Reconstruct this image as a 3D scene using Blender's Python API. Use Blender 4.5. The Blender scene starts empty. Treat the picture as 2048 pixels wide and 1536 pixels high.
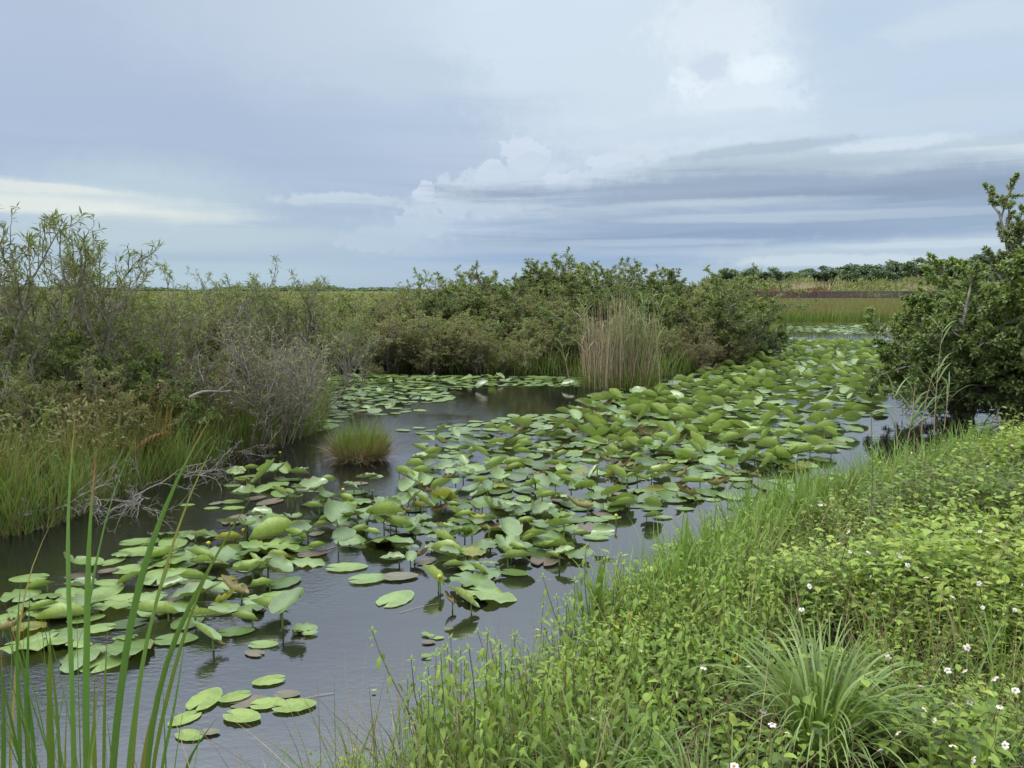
import bpy, math, numpy as np
from mathutils import Vector
PI = math.pi
R = math.radians
SC = bpy.context.scene
COL = SC.collection

# ------------------------------------------------------------------ camera
F = 1538.0            # focal length in pixels of the 2048 wide photograph
HC = 1.9              # eye height above the water
TH = math.atan(188.0 / F)
cam_d = bpy.data.cameras.new("camera")
cam = bpy.data.objects.new("camera", cam_d)
COL.objects.link(cam)
SC.camera = cam
cam.location = (0, 0, HC)
cam.rotation_euler = (PI / 2 - TH, 0, 0)
cam_d.sensor_fit = 'HORIZONTAL'
cam_d.sensor_width = 36
cam_d.lens = 36 * F / 2048
cam_d.clip_start = 0.05
cam_d.clip_end = 9000


def pdir(px, py):
    c, s = (px - 1024) / F, -(py - 768) / F
    return np.array([c, math.cos(TH) + s * math.sin(TH), -math.sin(TH) + s * math.cos(TH)])


def P(px, py, z=0.0):
    """photograph pixel to the point of the level z it shows"""
    d = pdir(px, py)
    return d * ((z - HC) / d[2]) + np.array([0, 0, HC])


def U(px, py, Y):
    """photograph pixel to the point at the distance Y it shows"""
    d = pdir(px, py)
    return d * (Y / d[1]) + np.array([0, 0, HC])


def proj(X):
    X = np.asarray(X, float).reshape(-1, 3)
    y, z = X[:, 1], X[:, 2] - HC
    fw = y * math.cos(TH) - z * math.sin(TH)
    up = y * math.sin(TH) + z * math.cos(TH)
    fw = np.maximum(fw, 1e-3)
    return np.stack([1024 + F * X[:, 0] / fw, 768 - F * up / fw], 1)


# ------------------------------------------------------------------ world / sky
SUN_EL, SUN_AZ = 58.0, -115.0        # degrees; azimuth from +Y towards +X
world = bpy.data.worlds.new("World")
SC.world = world
world.use_nodes = True
nt = world.node_tree
nt.nodes.clear()


class NT:
    def __init__(s, tree):
        s.t = tree

    def n(s, typ, **kw):
        nd = s.t.nodes.new(typ)
        for k, v in kw.items():
            setattr(nd, k, v)
        return nd

    def put(s, sock, v):
        if isinstance(v, (int, float)):
            sock.default_value = v
        elif isinstance(v, tuple):
            sock.default_value = v if len(sock.default_value) == len(v) else tuple(v) + (1,)
        else:
            s.t.links.new(v, sock)

    def m(s, op, a, b=0.0, c=0.0, clamp=False):
        nd = s.n('ShaderNodeMath', operation=op)
        nd.use_clamp = clamp
        for i, v in enumerate((a, b, c)):
            s.put(nd.inputs[i], v)
        return nd.outputs[0]

    def mix(s, f, a, b, typ='MIX'):
        nd = s.n('ShaderNodeMix', data_type='RGBA', blend_type=typ)
        s.put(nd.inputs[0], f)
        s.put(nd.inputs[6], a)
        s.put(nd.inputs[7], b)
        return nd.outputs[2]

    def ss(s, v, lo, hi, a=0.0, b=1.0):
        nd = s.n('ShaderNodeMapRange', interpolation_type='SMOOTHSTEP')
        for i, x in enumerate((v, lo, hi, a, b)):
            s.put(nd.inputs[i], x)
        return nd.outputs[0]

    def noise(s, vec, scale, detail=3.0, rough=0.5, dist=0.0, out=0):
        nd = s.n('ShaderNodeTexNoise')
        if vec is not None:
            s.put(nd.inputs['Vector'], vec)
        nd.inputs['Scale'].default_value = scale
        nd.inputs['Detail'].default_value = detail
        nd.inputs['Roughness'].default_value = rough
        nd.inputs['Distortion'].default_value = dist
        return nd.outputs[out]

    def comb(s, x, y, z=0.0):
        nd = s.n('ShaderNodeCombineXYZ')
        for i, v in enumerate((x, y, z)):
            s.put(nd.inputs[i], v)
        return nd.outputs[0]

    def ramp(s, f, stops, interp='LINEAR'):
        nd = s.n('ShaderNodeValToRGB')
        cr = nd.color_ramp
        cr.interpolation = interp
        while len(cr.elements) < len(stops):
            cr.elements.new(0.5)
        for e, (p, c) in zip(cr.elements, stops):
            e.position = p
            e.color = tuple(c) + (1,)
        s.put(nd.inputs[0], f)
        return nd.outputs[0]


def lin(r, g, b):
    return tuple(((x / 255) / 12.92 if x / 255 <= 0.04045 else ((x / 255 + 0.055) / 1.055) ** 2.4) for x in (r, g, b))


W = NT(nt)
SKY_STR = 0.1
tc = W.n('ShaderNodeTexCoord').outputs['Generated']
sx = W.n('ShaderNodeSeparateXYZ')
nt.links.new(tc, sx.inputs[0])
DEG = 180 / PI
az = W.m('MULTIPLY', W.m('ARCTAN2', sx.outputs[0], sx.outputs[1]), DEG)
el = W.m('MULTIPLY', W.m('ARCSINE', sx.outputs[2]), DEG)


def AE(px, py):
    d = pdir(px, py)
    return math.atan2(d[0], d[1]) * DEG, math.asin(d[2] / np.linalg.norm(d)) * DEG


nv = W.comb(W.m('MULTIPLY', az, 0.1), W.m('MULTIPLY', el, 0.1), 3.7)
wc = W.noise(nv, 1.3, 5, 0.55, out=1)
ws = W.n('ShaderNodeSeparateColor')
nt.links.new(wc, ws.inputs[0])
wx = W.m('SUBTRACT', ws.outputs[0], 0.5)      # broad warp
wy = W.m('SUBTRACT', ws.outputs[1], 0.5)
fine = W.noise(nv, 11.0, 7, 0.66)
finec = W.m('SUBTRACT', fine, 0.5)
vor = W.n('ShaderNodeTexVoronoi', feature='SMOOTH_F1')
nt.links.new(nv, vor.inputs['Vector'])
vor.inputs['Scale'].default_value = 11.0
vor.inputs['Smoothness'].default_value = 0.35
puff = W.m('SUBTRACT', 0.45, vor.outputs['Distance'])
stv = W.comb(W.m('MULTIPLY', az, 0.028), W.m('MULTIPLY', el, 0.34), 1.3)
streak = W.m('SUBTRACT', W.noise(stv, 2.2, 6, 0.62, 0.6), 0.5)
base = W.ramp(W.ss(el, -1, 21), [(0, lin(173, 192, 212)), (0.25, lin(170, 187, 213)), (0.6, lin(174, 188, 214)), (1, lin(190, 201, 220))])


def blob(col, px, py, rx, ry, c, soft=1.0, warp=4.0, amt=1.0, nz=0.0, pf=0.0, st=0.0, rot=0.0):
    """an elliptical patch of cloud centred where the photograph has it; rx, ry in degrees"""
    a0, e0 = AE(px, py)
    dx = W.m('ADD', W.m('SUBTRACT', az, a0), W.m('MULTIPLY', wx, warp * 2))
    dy = W.m('ADD', W.m('SUBTRACT', el, e0), W.m('MULTIPLY', wy, warp))
    if rot:
        c_, s_ = math.cos(R(rot)), math.sin(R(rot))
        ex = W.m('ADD', W.m('MULTIPLY', dx, c_), W.m('MULTIPLY', dy, s_))
        ey = W.m('SUBTRACT', W.m('MULTIPLY', dy, c_), W.m('MULTIPLY', dx, s_))
        dx, dy = ex, ey
    dx = W.m('DIVIDE', dx, rx)
    dy = W.m('DIVIDE', dy, ry)
    r = W.m('SQRT', W.m('ADD', W.m('MULTIPLY', dx, dx), W.m('MULTIPLY', dy, dy)))
    if nz:
        r = W.m('ADD', r, W.m('MULTIPLY', finec, nz))
    if pf:
        r = W.m('SUBTRACT', r, W.m('MULTIPLY', puff, pf))
    if st:
        r = W.m('ADD', r, W.m('MULTIPLY', streak, st))
    f = W.ss(r, 1.0 + soft * 0.5, max(1.0 - soft * 0.5, 0.0), 0.0, amt)
    return W.mix(f, col, c)


col = base
# high veil: pale middle, darker left, blue upper right
col = blob(col, 1130, -20, 17, 9.0, lin(210, 221, 237), 1.3, 4, 0.95)
col = blob(col, 200, 150, 17, 7, lin(169, 184, 212), 1.4, 4, 0.6)
col = blob(col, 560, 40, 8, 4, lin(196, 208, 226), 1.4, 4, 0.6, nz=0.8)
col = blob(col, 900, 235, 9, 1.6, lin(176, 192, 217), 1.2, 3, 0.7, st=1.2, nz=0.8)
col = blob(col, 830, 150, 5, 1.3, lin(188, 204, 222), 1.0, 3, 0.75, nz=2.2)
col = blob(col, 1150, 205, 4, 0.8, lin(180, 196, 219), 1.0, 2, 0.6, nz=2.0)
col = blob(col, 1380, 200, 11.5, 4.6, lin(207, 219, 234), 1.1, 3, 0.9, nz=1.0)
col = blob(col, 1500, 185, 5.2, 3.2, lin(219, 229, 243), 1.1, 2.5, 0.9, nz=1.6)
col = blob(col, 1530, 140, 2.6, 0.9, lin(230, 239, 250), 0.7, 2.0, 0.9, nz=2.2)
col = blob(col, 1390, 165, 1.9, 0.8, lin(227, 235, 247), 0.7, 2.0, 0.8, nz=2.4)
col = blob(col, 1450, 60, 4.5, 2.0, lin(222, 231, 243), 0.9, 2.5, 0.7, nz=2.0)
col = blob(col, 1420, 140, 1.2, 0.9, lin(200, 210, 229), 0.9, 1.5, 0.75, nz=2.6)
col = blob(col, 1890, 90, 9.3, 7.4, lin(192, 208, 229), 0.4, 2.4, 0.9, nz=0.8)
col = blob(col, 1700, 40, 2.6, 1.6, lin(186, 203, 226), 1.2, 2.4, 0.6, nz=0.8)
col = blob(col, 1960, 40, 5, 1.0, lin(203, 217, 232), 1.2, 3, 0.7, st=2.0, nz=1.0)
col = blob(col, 1600, 250, 14, 0.9, lin(197, 211, 228), 1.2, 2, 0.7, st=1.4, nz=0.8)
# left: pale bright streak over green-grey murk
col = blob(col, 300, 385, 7.5, 2.0, lin(186, 203, 217), 1.2, 2, 0.8, st=1.2, nz=0.8)
col = blob(col, 130, 402, 9.5, 1.0, lin(208, 218, 225), 1.0, 1.4, 0.85, st=2.6, rot=-3, nz=0.6)
col = blob(col, 90, 412, 9.0, 0.52, lin(230, 232, 229), 1.0, 1.0, 0.7, st=2.0, rot=-3, nz=0.5)
col = blob(col, 60, 372, 5.0, 0.28, lin(224, 228, 228), 0.9, 1.0, 0.8, st=2.0, rot=-2, nz=0.7)
col = blob(col, 250, 470, 13, 1.0, lin(187, 204, 216), 1.0, 1.5, 0.8, st=2.2)
col = blob(col, 330, 522, 6, 0.4, lin(168, 188, 208), 1.0, 1.0, 0.7, st=2.0)
col = blob(col, 250, 545, 14, 0.8, lin(185, 204, 218), 1.0, 1.0, 0.7, st=2.0)
# small flat cloud and the cumulus
col = blob(col, 690, 402, 4.4, 0.55, lin(194, 207, 223), 0.5, 0.8, 0.95, st=0.8, nz=1.4)
col = blob(col, 700, 418, 4.6, 0.3, lin(168, 184, 209), 0.9, 0.6, 0.7, st=1.0)
col = blob(col, 1200, 450, 16, 3.0, lin(168, 185, 210), 0.7, 1.5, 0.8, nz=0.8)
hi = lin(207, 217, 234)
mid = lin(198, 210, 228)
for x_, y_, a_, b_, c_ in ((850, 385, 0.75, 0.95, hi), (905, 410, 1.5, 1.1, mid), (935, 385, 1.5, 0.75, hi), (985, 350, 1.3, 1.2, hi), (1045, 310, 1.55, 1.35, hi), (1085, 312, 0.85, 0.75, hi), (1000, 385, 4.6, 1.7, mid), (1070, 350, 3.0, 1.5, mid),
                           (1150, 365, 2.6, 0.9, hi), (1215, 325, 1.6, 0.7, hi), (1280, 310, 1.7, 0.95, hi), (1250, 365, 4.2, 1.5, mid), (850, 440, 2.2, 1.4, mid), (760, 480, 3.4, 0.9, lin(184, 199, 220))):
    col = blob(col, x_, y_, a_, b_, c_, 0.2, 0.35, 0.8, nz=1.5, pf=0.5)
col = blob(col, 1060, 408, 8.5, 1.0, lin(186, 200, 219), 0.9, 1.0, 0.8, nz=1.0, st=0.6)
col = blob(col, 900, 470, 7.0, 1.6, lin(181, 197, 219), 0.9, 1.2, 0.8, nz=1.6)
col = blob(col, 1010, 495, 5.0, 1.0, lin(166, 184, 210), 0.9, 1.2, 0.7, nz=1.8)
# long shelf cloud to the right with its dark belly
col = blob(col, 1800, 335, 17, 2.0, lin(186, 200, 216), 0.35, 1.2, 0.95, st=1.0, nz=0.7)
col = blob(col, 1440, 303, 3.5, 0.3, lin(203, 215, 230), 0.6, 0.8, 0.9, nz=1.6)
col = blob(col, 1770, 287, 4.5, 0.42, lin(207, 218, 233), 0.8, 1.0, 0.9, nz=1.8)
col = blob(col, 1980, 303, 4.5, 0.35, lin(209, 218, 232), 0.8, 0.8, 0.9, st=1.0, nz=1.0)
col = blob(col, 1520, 300, 5.5, 0.4, lin(170, 186, 205), 0.9, 0.8, 0.75, nz=1.4, rot=4)
col = blob(col, 1620, 345, 11, 0.9, lin(171, 187, 205), 1.0, 1.0, 0.8, st=1.6, nz=0.6)
col = blob(col, 1900, 340, 7, 0.7, lin(188, 202, 218), 1.0, 1.0, 0.8, st=1.6)
col = blob(col, 1600, 380, 22, 1.05, lin(152, 168, 193), 0.9, 1.2, 0.95, st=2.2, nz=0.5)
col = blob(col, 1830, 398, 13, 1.0, lin(139, 157, 184), 1.0, 1.2, 0.9, st=1.8, nz=0.4)
col = blob(col, 1450, 420, 15, 0.5, lin(172, 188, 209), 0.9, 1.0, 0.85, st=3.0)
col = blob(col, 1430, 408, 7, 0.3, lin(186, 200, 216), 0.9, 0.8, 0.8, st=2.4, nz=0.8)
col = blob(col, 1650, 450, 20, 1.4, lin(149, 168, 198), 1.0, 1.2, 0.85, st=2.0, nz=0.4)
col = blob(col, 1500, 480, 11, 0.6, lin(140, 163, 196), 1.0, 1.0, 0.7, st=2.4)
col = blob(col, 1560, 433, 9, 0.32, lin(183, 198, 216), 0.9, 0.6, 0.8, st=2.6)
col = blob(col, 1880, 425, 7, 0.22, lin(170, 186, 208), 0.9, 0.6, 0.8, st=2.6)
col = blob(col, 1330, 485, 7, 0.25, lin(178, 194, 216), 0.9, 0.6, 0.7, st=2.6)
col = blob(col, 1150, 520, 12, 0.5, lin(150, 174, 207), 1.1, 0.8, 0.8, st=2.0)
col = blob(col, 1850, 500, 15, 0.95, lin(184, 200, 218), 0.8, 0.8, 0.95, st=2.4, nz=0.5)
col = blob(col, 1680, 520, 6, 0.35, lin(203, 216, 230), 0.7, 0.6, 0.85, st=1.4, nz=1.6)
col = blob(col, 1900, 487, 8, 0.25, lin(198, 211, 227), 0.9, 0.6, 0.8, st=2.0)
# broken overcast above and behind the view, brighter towards the zenith
over = W.ramp(W.noise(nv, 0.8, 5, 0.6), [(0.3, lin(186, 194, 208)), (0.7, lin(228, 231, 236))])
fz = W.ss(el, 22, 40)
col = W.mix(fz, col, over)
back = W.ss(W.m('ABSOLUTE', az), 50, 80)
col = W.mix(back, col, over)
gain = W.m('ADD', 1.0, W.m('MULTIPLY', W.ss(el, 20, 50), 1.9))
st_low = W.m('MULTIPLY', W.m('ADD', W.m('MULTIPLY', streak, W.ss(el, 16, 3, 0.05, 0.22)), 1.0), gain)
vm = W.n('ShaderNodeVectorMath', operation='SCALE')
nt.links.new(col, vm.inputs[0])
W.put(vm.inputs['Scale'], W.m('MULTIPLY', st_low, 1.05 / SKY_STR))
nish = W.n('ShaderNodeTexSky', sky_type='NISHITA')
nish.sun_disc = False
nish.sun_elevation = R(SUN_EL)
nish.sun_rotation = R(SUN_AZ)
nish.air_density = 1.5
nish.dust_density = 3.0
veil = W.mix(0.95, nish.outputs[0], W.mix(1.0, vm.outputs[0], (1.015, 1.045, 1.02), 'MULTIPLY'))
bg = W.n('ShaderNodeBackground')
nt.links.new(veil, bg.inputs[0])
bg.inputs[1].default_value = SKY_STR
wo = W.n('ShaderNodeOutputWorld')
nt.links.new(bg.outputs[0], wo.inputs[0])
world.cycles.sampling_method = 'MANUAL'
world.cycles.sample_map_resolution = 256

sun_d = bpy.data.lights.new("sun", 'SUN')
sun_d.energy = 1.5
sun_d.angle = R(14)
sun_d.color = (1.0, 0.97, 0.91)
sun = bpy.data.objects.new("sun", sun_d)
COL.objects.link(sun)
sdir = Vector((math.sin(R(SUN_AZ)) * math.cos(R(SUN_EL)), math.cos(R(SUN_AZ)) * math.cos(R(SUN_EL)), math.sin(R(SUN_EL))))
sun.rotation_euler = (-sdir).to_track_quat('-Z', 'Y').to_euler()

SC.view_settings.view_transform = 'Standard'
SC.view_settings.look = 'None'
SC.view_settings.exposure = 0.0
SC.view_settings.gamma = 1.0
SC.render.engine = 'CYCLES'
SC.cycles.use_denoising = True
SC.cycles.max_bounces = 8
SC.cycles.diffuse_bounces = 4
SC.cycles.glossy_bounces = 2
SC.cycles.transmission_bounces = 2
SC.cycles.transparent_max_bounces = 6
SC.cycles.caustics_reflective = False
SC.cycles.caustics_refractive = False
SC.cycles.sample_clamp_indirect = 6
SC.cycles.use_adaptive_sampling = True
SC.cycles.adaptive_threshold = 0.012


# ------------------------------------------------------------------ mesh helpers
class G:
    def __init__(s):
        s.V, s.Q, s.T, s.A, s.B, s.n = [], [], [], [], [], 0
        s.qm, s.tm = [], []

    def add(s, V, Q=None, T=None, tint=0.5, uv=None, mat=0):
        V = np.asarray(V, float).reshape(-1, 3)
        s.V.append(V)
        if Q is not None and len(Q):
            Q = np.asarray(Q, int).reshape(-1, 4)
            s.Q.append(Q + s.n)
            s.qm.append(np.full(len(Q), mat))
        if T is not None and len(T):
            T = np.asarray(T, int).reshape(-1, 3)
            s.T.append(T + s.n)
            s.tm.append(np.full(len(T), mat))
        s.A.append(np.broadcast_to(np.asarray(tint, float), (len(V),)))
        s.B.append(np.zeros((len(V), 3)) if uv is None else np.asarray(uv, float))
        s.n += len(V)
        return s

    def mesh(s, name, mats, smooth=True):
        me = bpy.data.meshes.new(name)
        if not s.V:
            return me
        V = np.concatenate(s.V)
        Q = np.concatenate(s.Q) if s.Q else np.zeros((0, 4), int)
        T = np.concatenate(s.T) if s.T else np.zeros((0, 3), int)
        me.vertices.add(len(V))
        me.vertices.foreach_set('co', V.astype(np.float32).ravel())
        nl = len(Q) * 4 + len(T) * 3
        me.loops.add(nl)
        me.loops.foreach_set('vertex_index', np.concatenate([Q.ravel(), T.ravel()]).astype(np.int32))
        me.polygons.add(len(Q) + len(T))
        st = np.concatenate([np.arange(len(Q)) * 4, len(Q) * 4 + np.arange(len(T)) * 3])
        me.polygons.foreach_set('loop_start', st.astype(np.int32))
        me.polygons.foreach_set('loop_total', np.concatenate([np.full(len(Q), 4), np.full(len(T), 3)]).astype(np.int32))
        mi = np.concatenate(s.qm + s.tm) if (s.qm or s.tm) else np.zeros(0)
        me.polygons.foreach_set('material_index', mi.astype(np.int32))
        me.polygons.foreach_set('use_smooth', np.full(len(Q) + len(T), smooth))
        a = me.attributes.new('tint', 'FLOAT', 'POINT')
        a.data.foreach_set('value', np.concatenate(s.A).astype(np.float32))
        b = me.attributes.new('leafuv', 'FLOAT_VECTOR', 'POINT')
        b.data.foreach_set('vector', np.concatenate(s.B).astype(np.float32).ravel())
        for m in (mats if isinstance(mats, (list, tuple)) else [mats]):
            me.materials.append(m)
        me.update(calc_edges=True)
        return me

    def build(s, name, mats, parent=None, smooth=True):
        return link(name, s.mesh(name, mats, smooth), parent)


def link(name, me, parent=None):
    o = bpy.data.objects.new(name, me)
    COL.objects.link(o)
    if parent is not None:
        o.parent = parent
    return o


def tag(o, label=None, cat=None, group=None, kind=None):
    for k, v in (('label', label), ('category', cat), ('group', group), ('kind', kind)):
        if v:
            o[k] = v
    return o


def empty(name, loc=(0, 0, 0), rz=0.0, s=1.0):
    o = bpy.data.objects.new(name, None)
    COL.objects.link(o)
    o.location = tuple(loc)
    o.rotation_euler = (0, 0, rz)
    o.scale = (s, s, s) if isinstance(s, (int, float)) else s
    o.empty_display_size = 0.1
    return o


KIDS = {}


def copy_thing(o):
    c = o.copy()
    COL.objects.link(c)
    for k in KIDS.get(o.name, []):
        d = k.copy()
        COL.objects.link(d)
        d.parent = c
    return c


def proto(name, parts):
    """an Empty with its parts, to be used once and then copied"""
    o = empty(name)
    KIDS[o.name] = []
    for pn, g, mt in parts:
        KIDS[o.name].append(g.build(pn, mt, o))
    return o


USED = set()


def place(pr, loc, rz=0.0, s=1.0, label=None, cat=None, group=None, tilt=(0, 0)):
    if pr.name in USED:
        o = copy_thing(pr)
    else:
        o = pr
        USED.add(pr.name)
    o.location = tuple(loc)
    o.rotation_euler = (tilt[0], tilt[1], rz)
    o.scale = (s, s, s) if isinstance(s, (int, float, np.floating)) else s
    return tag(o, label, cat, group)


def unit(v):
    return v / np.maximum(np.linalg.norm(v, axis=-1, keepdims=True), 1e-9)


def frames(d, up=None, roll=None):
    """(N,3) directions -> (N,3,3) whose columns are direction, side, normal"""
    d = unit(np.asarray(d, float))
    if up is None:
        up = np.tile([0, 0, 1.0], (len(d), 1))
    side = np.cross(up, d)
    bad = np.linalg.norm(side, axis=1) < 1e-3
    side[bad] = np.array([0, 1.0, 0])
    side = unit(side)
    nrm = np.cross(d, side)
    if roll is not None:
        c, s_ = np.cos(roll)[:, None], np.sin(roll)[:, None]
        side, nrm = side * c + nrm * s_, nrm * c - side * s_
    return np.stack([d, side, nrm], 2)


def inst(g, tpl, pos, M, sc, tint):
    """copies of a small template into g"""
    tv, tq, tt = tpl
    tv = np.asarray(tv, float)
    N, n = len(pos), len(tv)
    if N == 0:
        return
    sc = np.asarray(sc, float)
    if sc.ndim == 0:
        sc = np.full((N, 3), float(sc))
    if sc.ndim == 1:
        sc = np.repeat(sc[:, None], 3, 1)
    V = np.einsum('nij,nkj->nki', M, tv[None] * sc[:, None, :]) + np.asarray(pos)[:, None, :]
    off = (np.arange(N) * n)[:, None, None]
    Q = (np.asarray(tq, int)[None] + off).reshape(-1, 4) if len(tq) else None
    T = (np.asarray(tt, int)[None] + off).reshape(-1, 3) if len(tt) else None
    g.add(V.reshape(-1, 3), Q, T, np.repeat(np.broadcast_to(tint, (N,)), n), np.tile(tv, (N, 1)))


# leaf templates: length 1 along x, full width 1 along y
LEAF2 = ([(0, 0, 0), (.45, -.5, .10), (.5, 0, 0), (.45, .5, .10), (1, 0, -.12)], [], [(0, 1, 2), (0, 2, 3), (2, 1, 4), (3, 2, 4)])
LEAF1 = ([(0, 0, 0), (.5, -.5, .08), (1, 0, -.05), (.5, .5, .08)], [(0, 1, 2, 3)], [])
LEAF3 = ([(0, 0, 0), (.28, -.48, .07), (.3, 0, .04), (.28, .48, .07), (.66, -.34, .0), (.68, 0, -.04), (.66, .34, .0), (1, 0, -.2)],
         [(2, 1, 4, 5), (3, 2, 5, 6)], [(0, 1, 2), (0, 2, 3), (5, 4, 7), (6, 5, 7)])


LEAF4 = ([(0, 0, 0)] + [(x, s_ * w, .05 * abs(s_) * 2 + z) for x, w, z in ((.14, .62, .01), (.32, 1.0, .03), (.55, .86, .02), (.78, .48, -.05)) for s_ in (-.5, 0, .5)] + [(1, 0, -.17)],
         [(3 * i + 1 + j, 3 * i + 4 + j, 3 * i + 5 + j, 3 * i + 2 + j) for i in range(3) for j in (0, 1)], [(0, 1, 2), (0, 2, 3), (11, 10, 13), (12, 11, 13)])


def tubes(g, paths, sides=4, tint=0.5, lim=None):
    for pts, r0, r1, lv in paths:
        n = len(pts)
        k = sides if lv == 0 else max(3, sides - 1)
        tg = np.gradient(pts, axis=0)
        M = frames(tg, up=np.tile([0.31, 0.17, 0.93], (n, 1)))
        r = np.linspace(r0, r1, n)[:, None, None]
        a = np.arange(k) * 2 * PI / k
        ring = M[:, :, 1][:, None, :] * np.cos(a)[None, :, None] + M[:, :, 2][:, None, :] * np.sin(a)[None, :, None]
        V = (pts[:, None, :] + ring * r).reshape(-1, 3)
        i = np.arange(n - 1)[:, None] * k
        j = np.arange(k)[None, :]
        jn = (j + 1) % k
        Q = np.stack([i + j, i + jn, i + k + jn, i + k + j], 2).reshape(-1, 4)
        g.add(V, Q, None, tint)


def grow(rng, o, d, L, r, lv, S, out):
    n = S['n'][min(lv, len(S['n']) - 1)]
    wig, tr = S['wig'][min(lv, len(S['wig']) - 1)], S['up'][min(lv, len(S['up']) - 1)]
    N = rng.normal(0, wig, (n, 3))
    pts = [o]
    ds = []
    dd = d
    for i in range(n):
        dd = dd + N[i] + np.array([0, 0, tr])
        dd = dd / math.sqrt(dd @ dd)
        ds.append(dd)
        pts.append(pts[-1] + dd * (L / n))
    out.append((np.array(pts), r, max(r * S['taper'], S['rmin']), lv))
    if lv < S['max']:
        for k in range(S['kids'][lv]):
            t = S['from'][lv] + (1 - S['from'][lv]) * (k + rng.random()) / S['kids'][lv]
            i = min(int(t * n), n - 1)
            p = pts[i] + (pts[i + 1] - pts[i]) * (t * n - i)
            v = rng.normal(0, 1, 3)
            v -= ds[i] * (v @ ds[i])
            v /= math.sqrt(v @ v)
            a = R(rng.uniform(*S['ang'][min(lv, len(S['ang']) - 1)]))
            grow(rng, p, ds[i] * math.cos(a) + v * math.sin(a), L * rng.uniform(*S['len']) * (1.15 - 0.5 * t), r * S['rr'], lv + 1, S, out)


def leaf_sites(rng, paths, lv, per, zmin=0.0):
    ps, ds = [], []
    for pts, r0, r1, l in paths:
        if l < lv:
            continue
        n = len(pts)
        k = rng.poisson(per)
        if k == 0:
            continue
        t = (1 - rng.random(k) ** 1.3 * 0.9) * (n - 1)
        i = np.minimum(t.astype(int), n - 2)
        p = pts[i] + (pts[i + 1] - pts[i]) * (t - i)[:, None]
        ps.append(p)
        ds.append(pts[i + 1] - pts[i])
    p, d = np.concatenate(ps), unit(np.concatenate(ds))
    m = p[:, 2] > zmin
    return p[m], d[m]


def blades(g, rng, base, length, width, lean, droop, azim, segs=5, tint=None, fold=0.0, tipdark=False, pw=1.4):
    """grass blades: lean from vertical (rad) at the base, plus droop by the tip"""
    N = len(base)
    t = np.linspace(0, 1, segs + 1)
    L = np.broadcast_to(length, (N,))[:, None]
    phi = np.broadcast_to(lean, (N,))[:, None] + np.broadcast_to(droop, (N,))[:, None] * t[None] ** pw
    ds = L / segs
    h = np.concatenate([np.zeros((N, 1)), np.cumsum(np.sin(phi[:, :-1]) * ds, 1)], 1)
    v = np.concatenate([np.zeros((N, 1)), np.cumsum(np.cos(phi[:, :-1]) * ds, 1)], 1)
    ca, sa = np.cos(azim)[:, None], np.sin(azim)[:, None]
    C = np.stack([base[:, 0:1] + h * ca, base[:, 1:2] + h * sa, base[:, 2:3] + v], 2)
    tw = azim[:, None] + PI / 2 + rng.uniform(-.9, .9, (N, 1))
    w = np.broadcast_to(width, (N,))[:, None] * np.minimum(1, (1 - t[None]) * 2.2 + 0.03) * 0.5 * (0.55 + 0.45 * np.minimum(t[None] * 4, 1))
    S = np.stack([np.cos(tw) * w, np.sin(tw) * w, np.zeros_like(w)], 2)
    V = np.stack([C - S, C + S], 2).reshape(N, -1, 3)
    n = 2 * (segs + 1)
    q = np.array([(2 * i, 2 * i + 1, 2 * i + 3, 2 * i + 2) for i in range(segs)])
    Q = (q[None] + (np.arange(N) * n)[:, None, None]).reshape(-1, 4)
    if tint is None:
        tint = rng.random(N)
    uv = np.zeros((N, n, 3))
    uv[:, :, 0] = np.repeat(t, 2)[None]
    g.add(V.reshape(-1, 3), Q, None, np.repeat(tint, n), uv.reshape(-1, 3))


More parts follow.
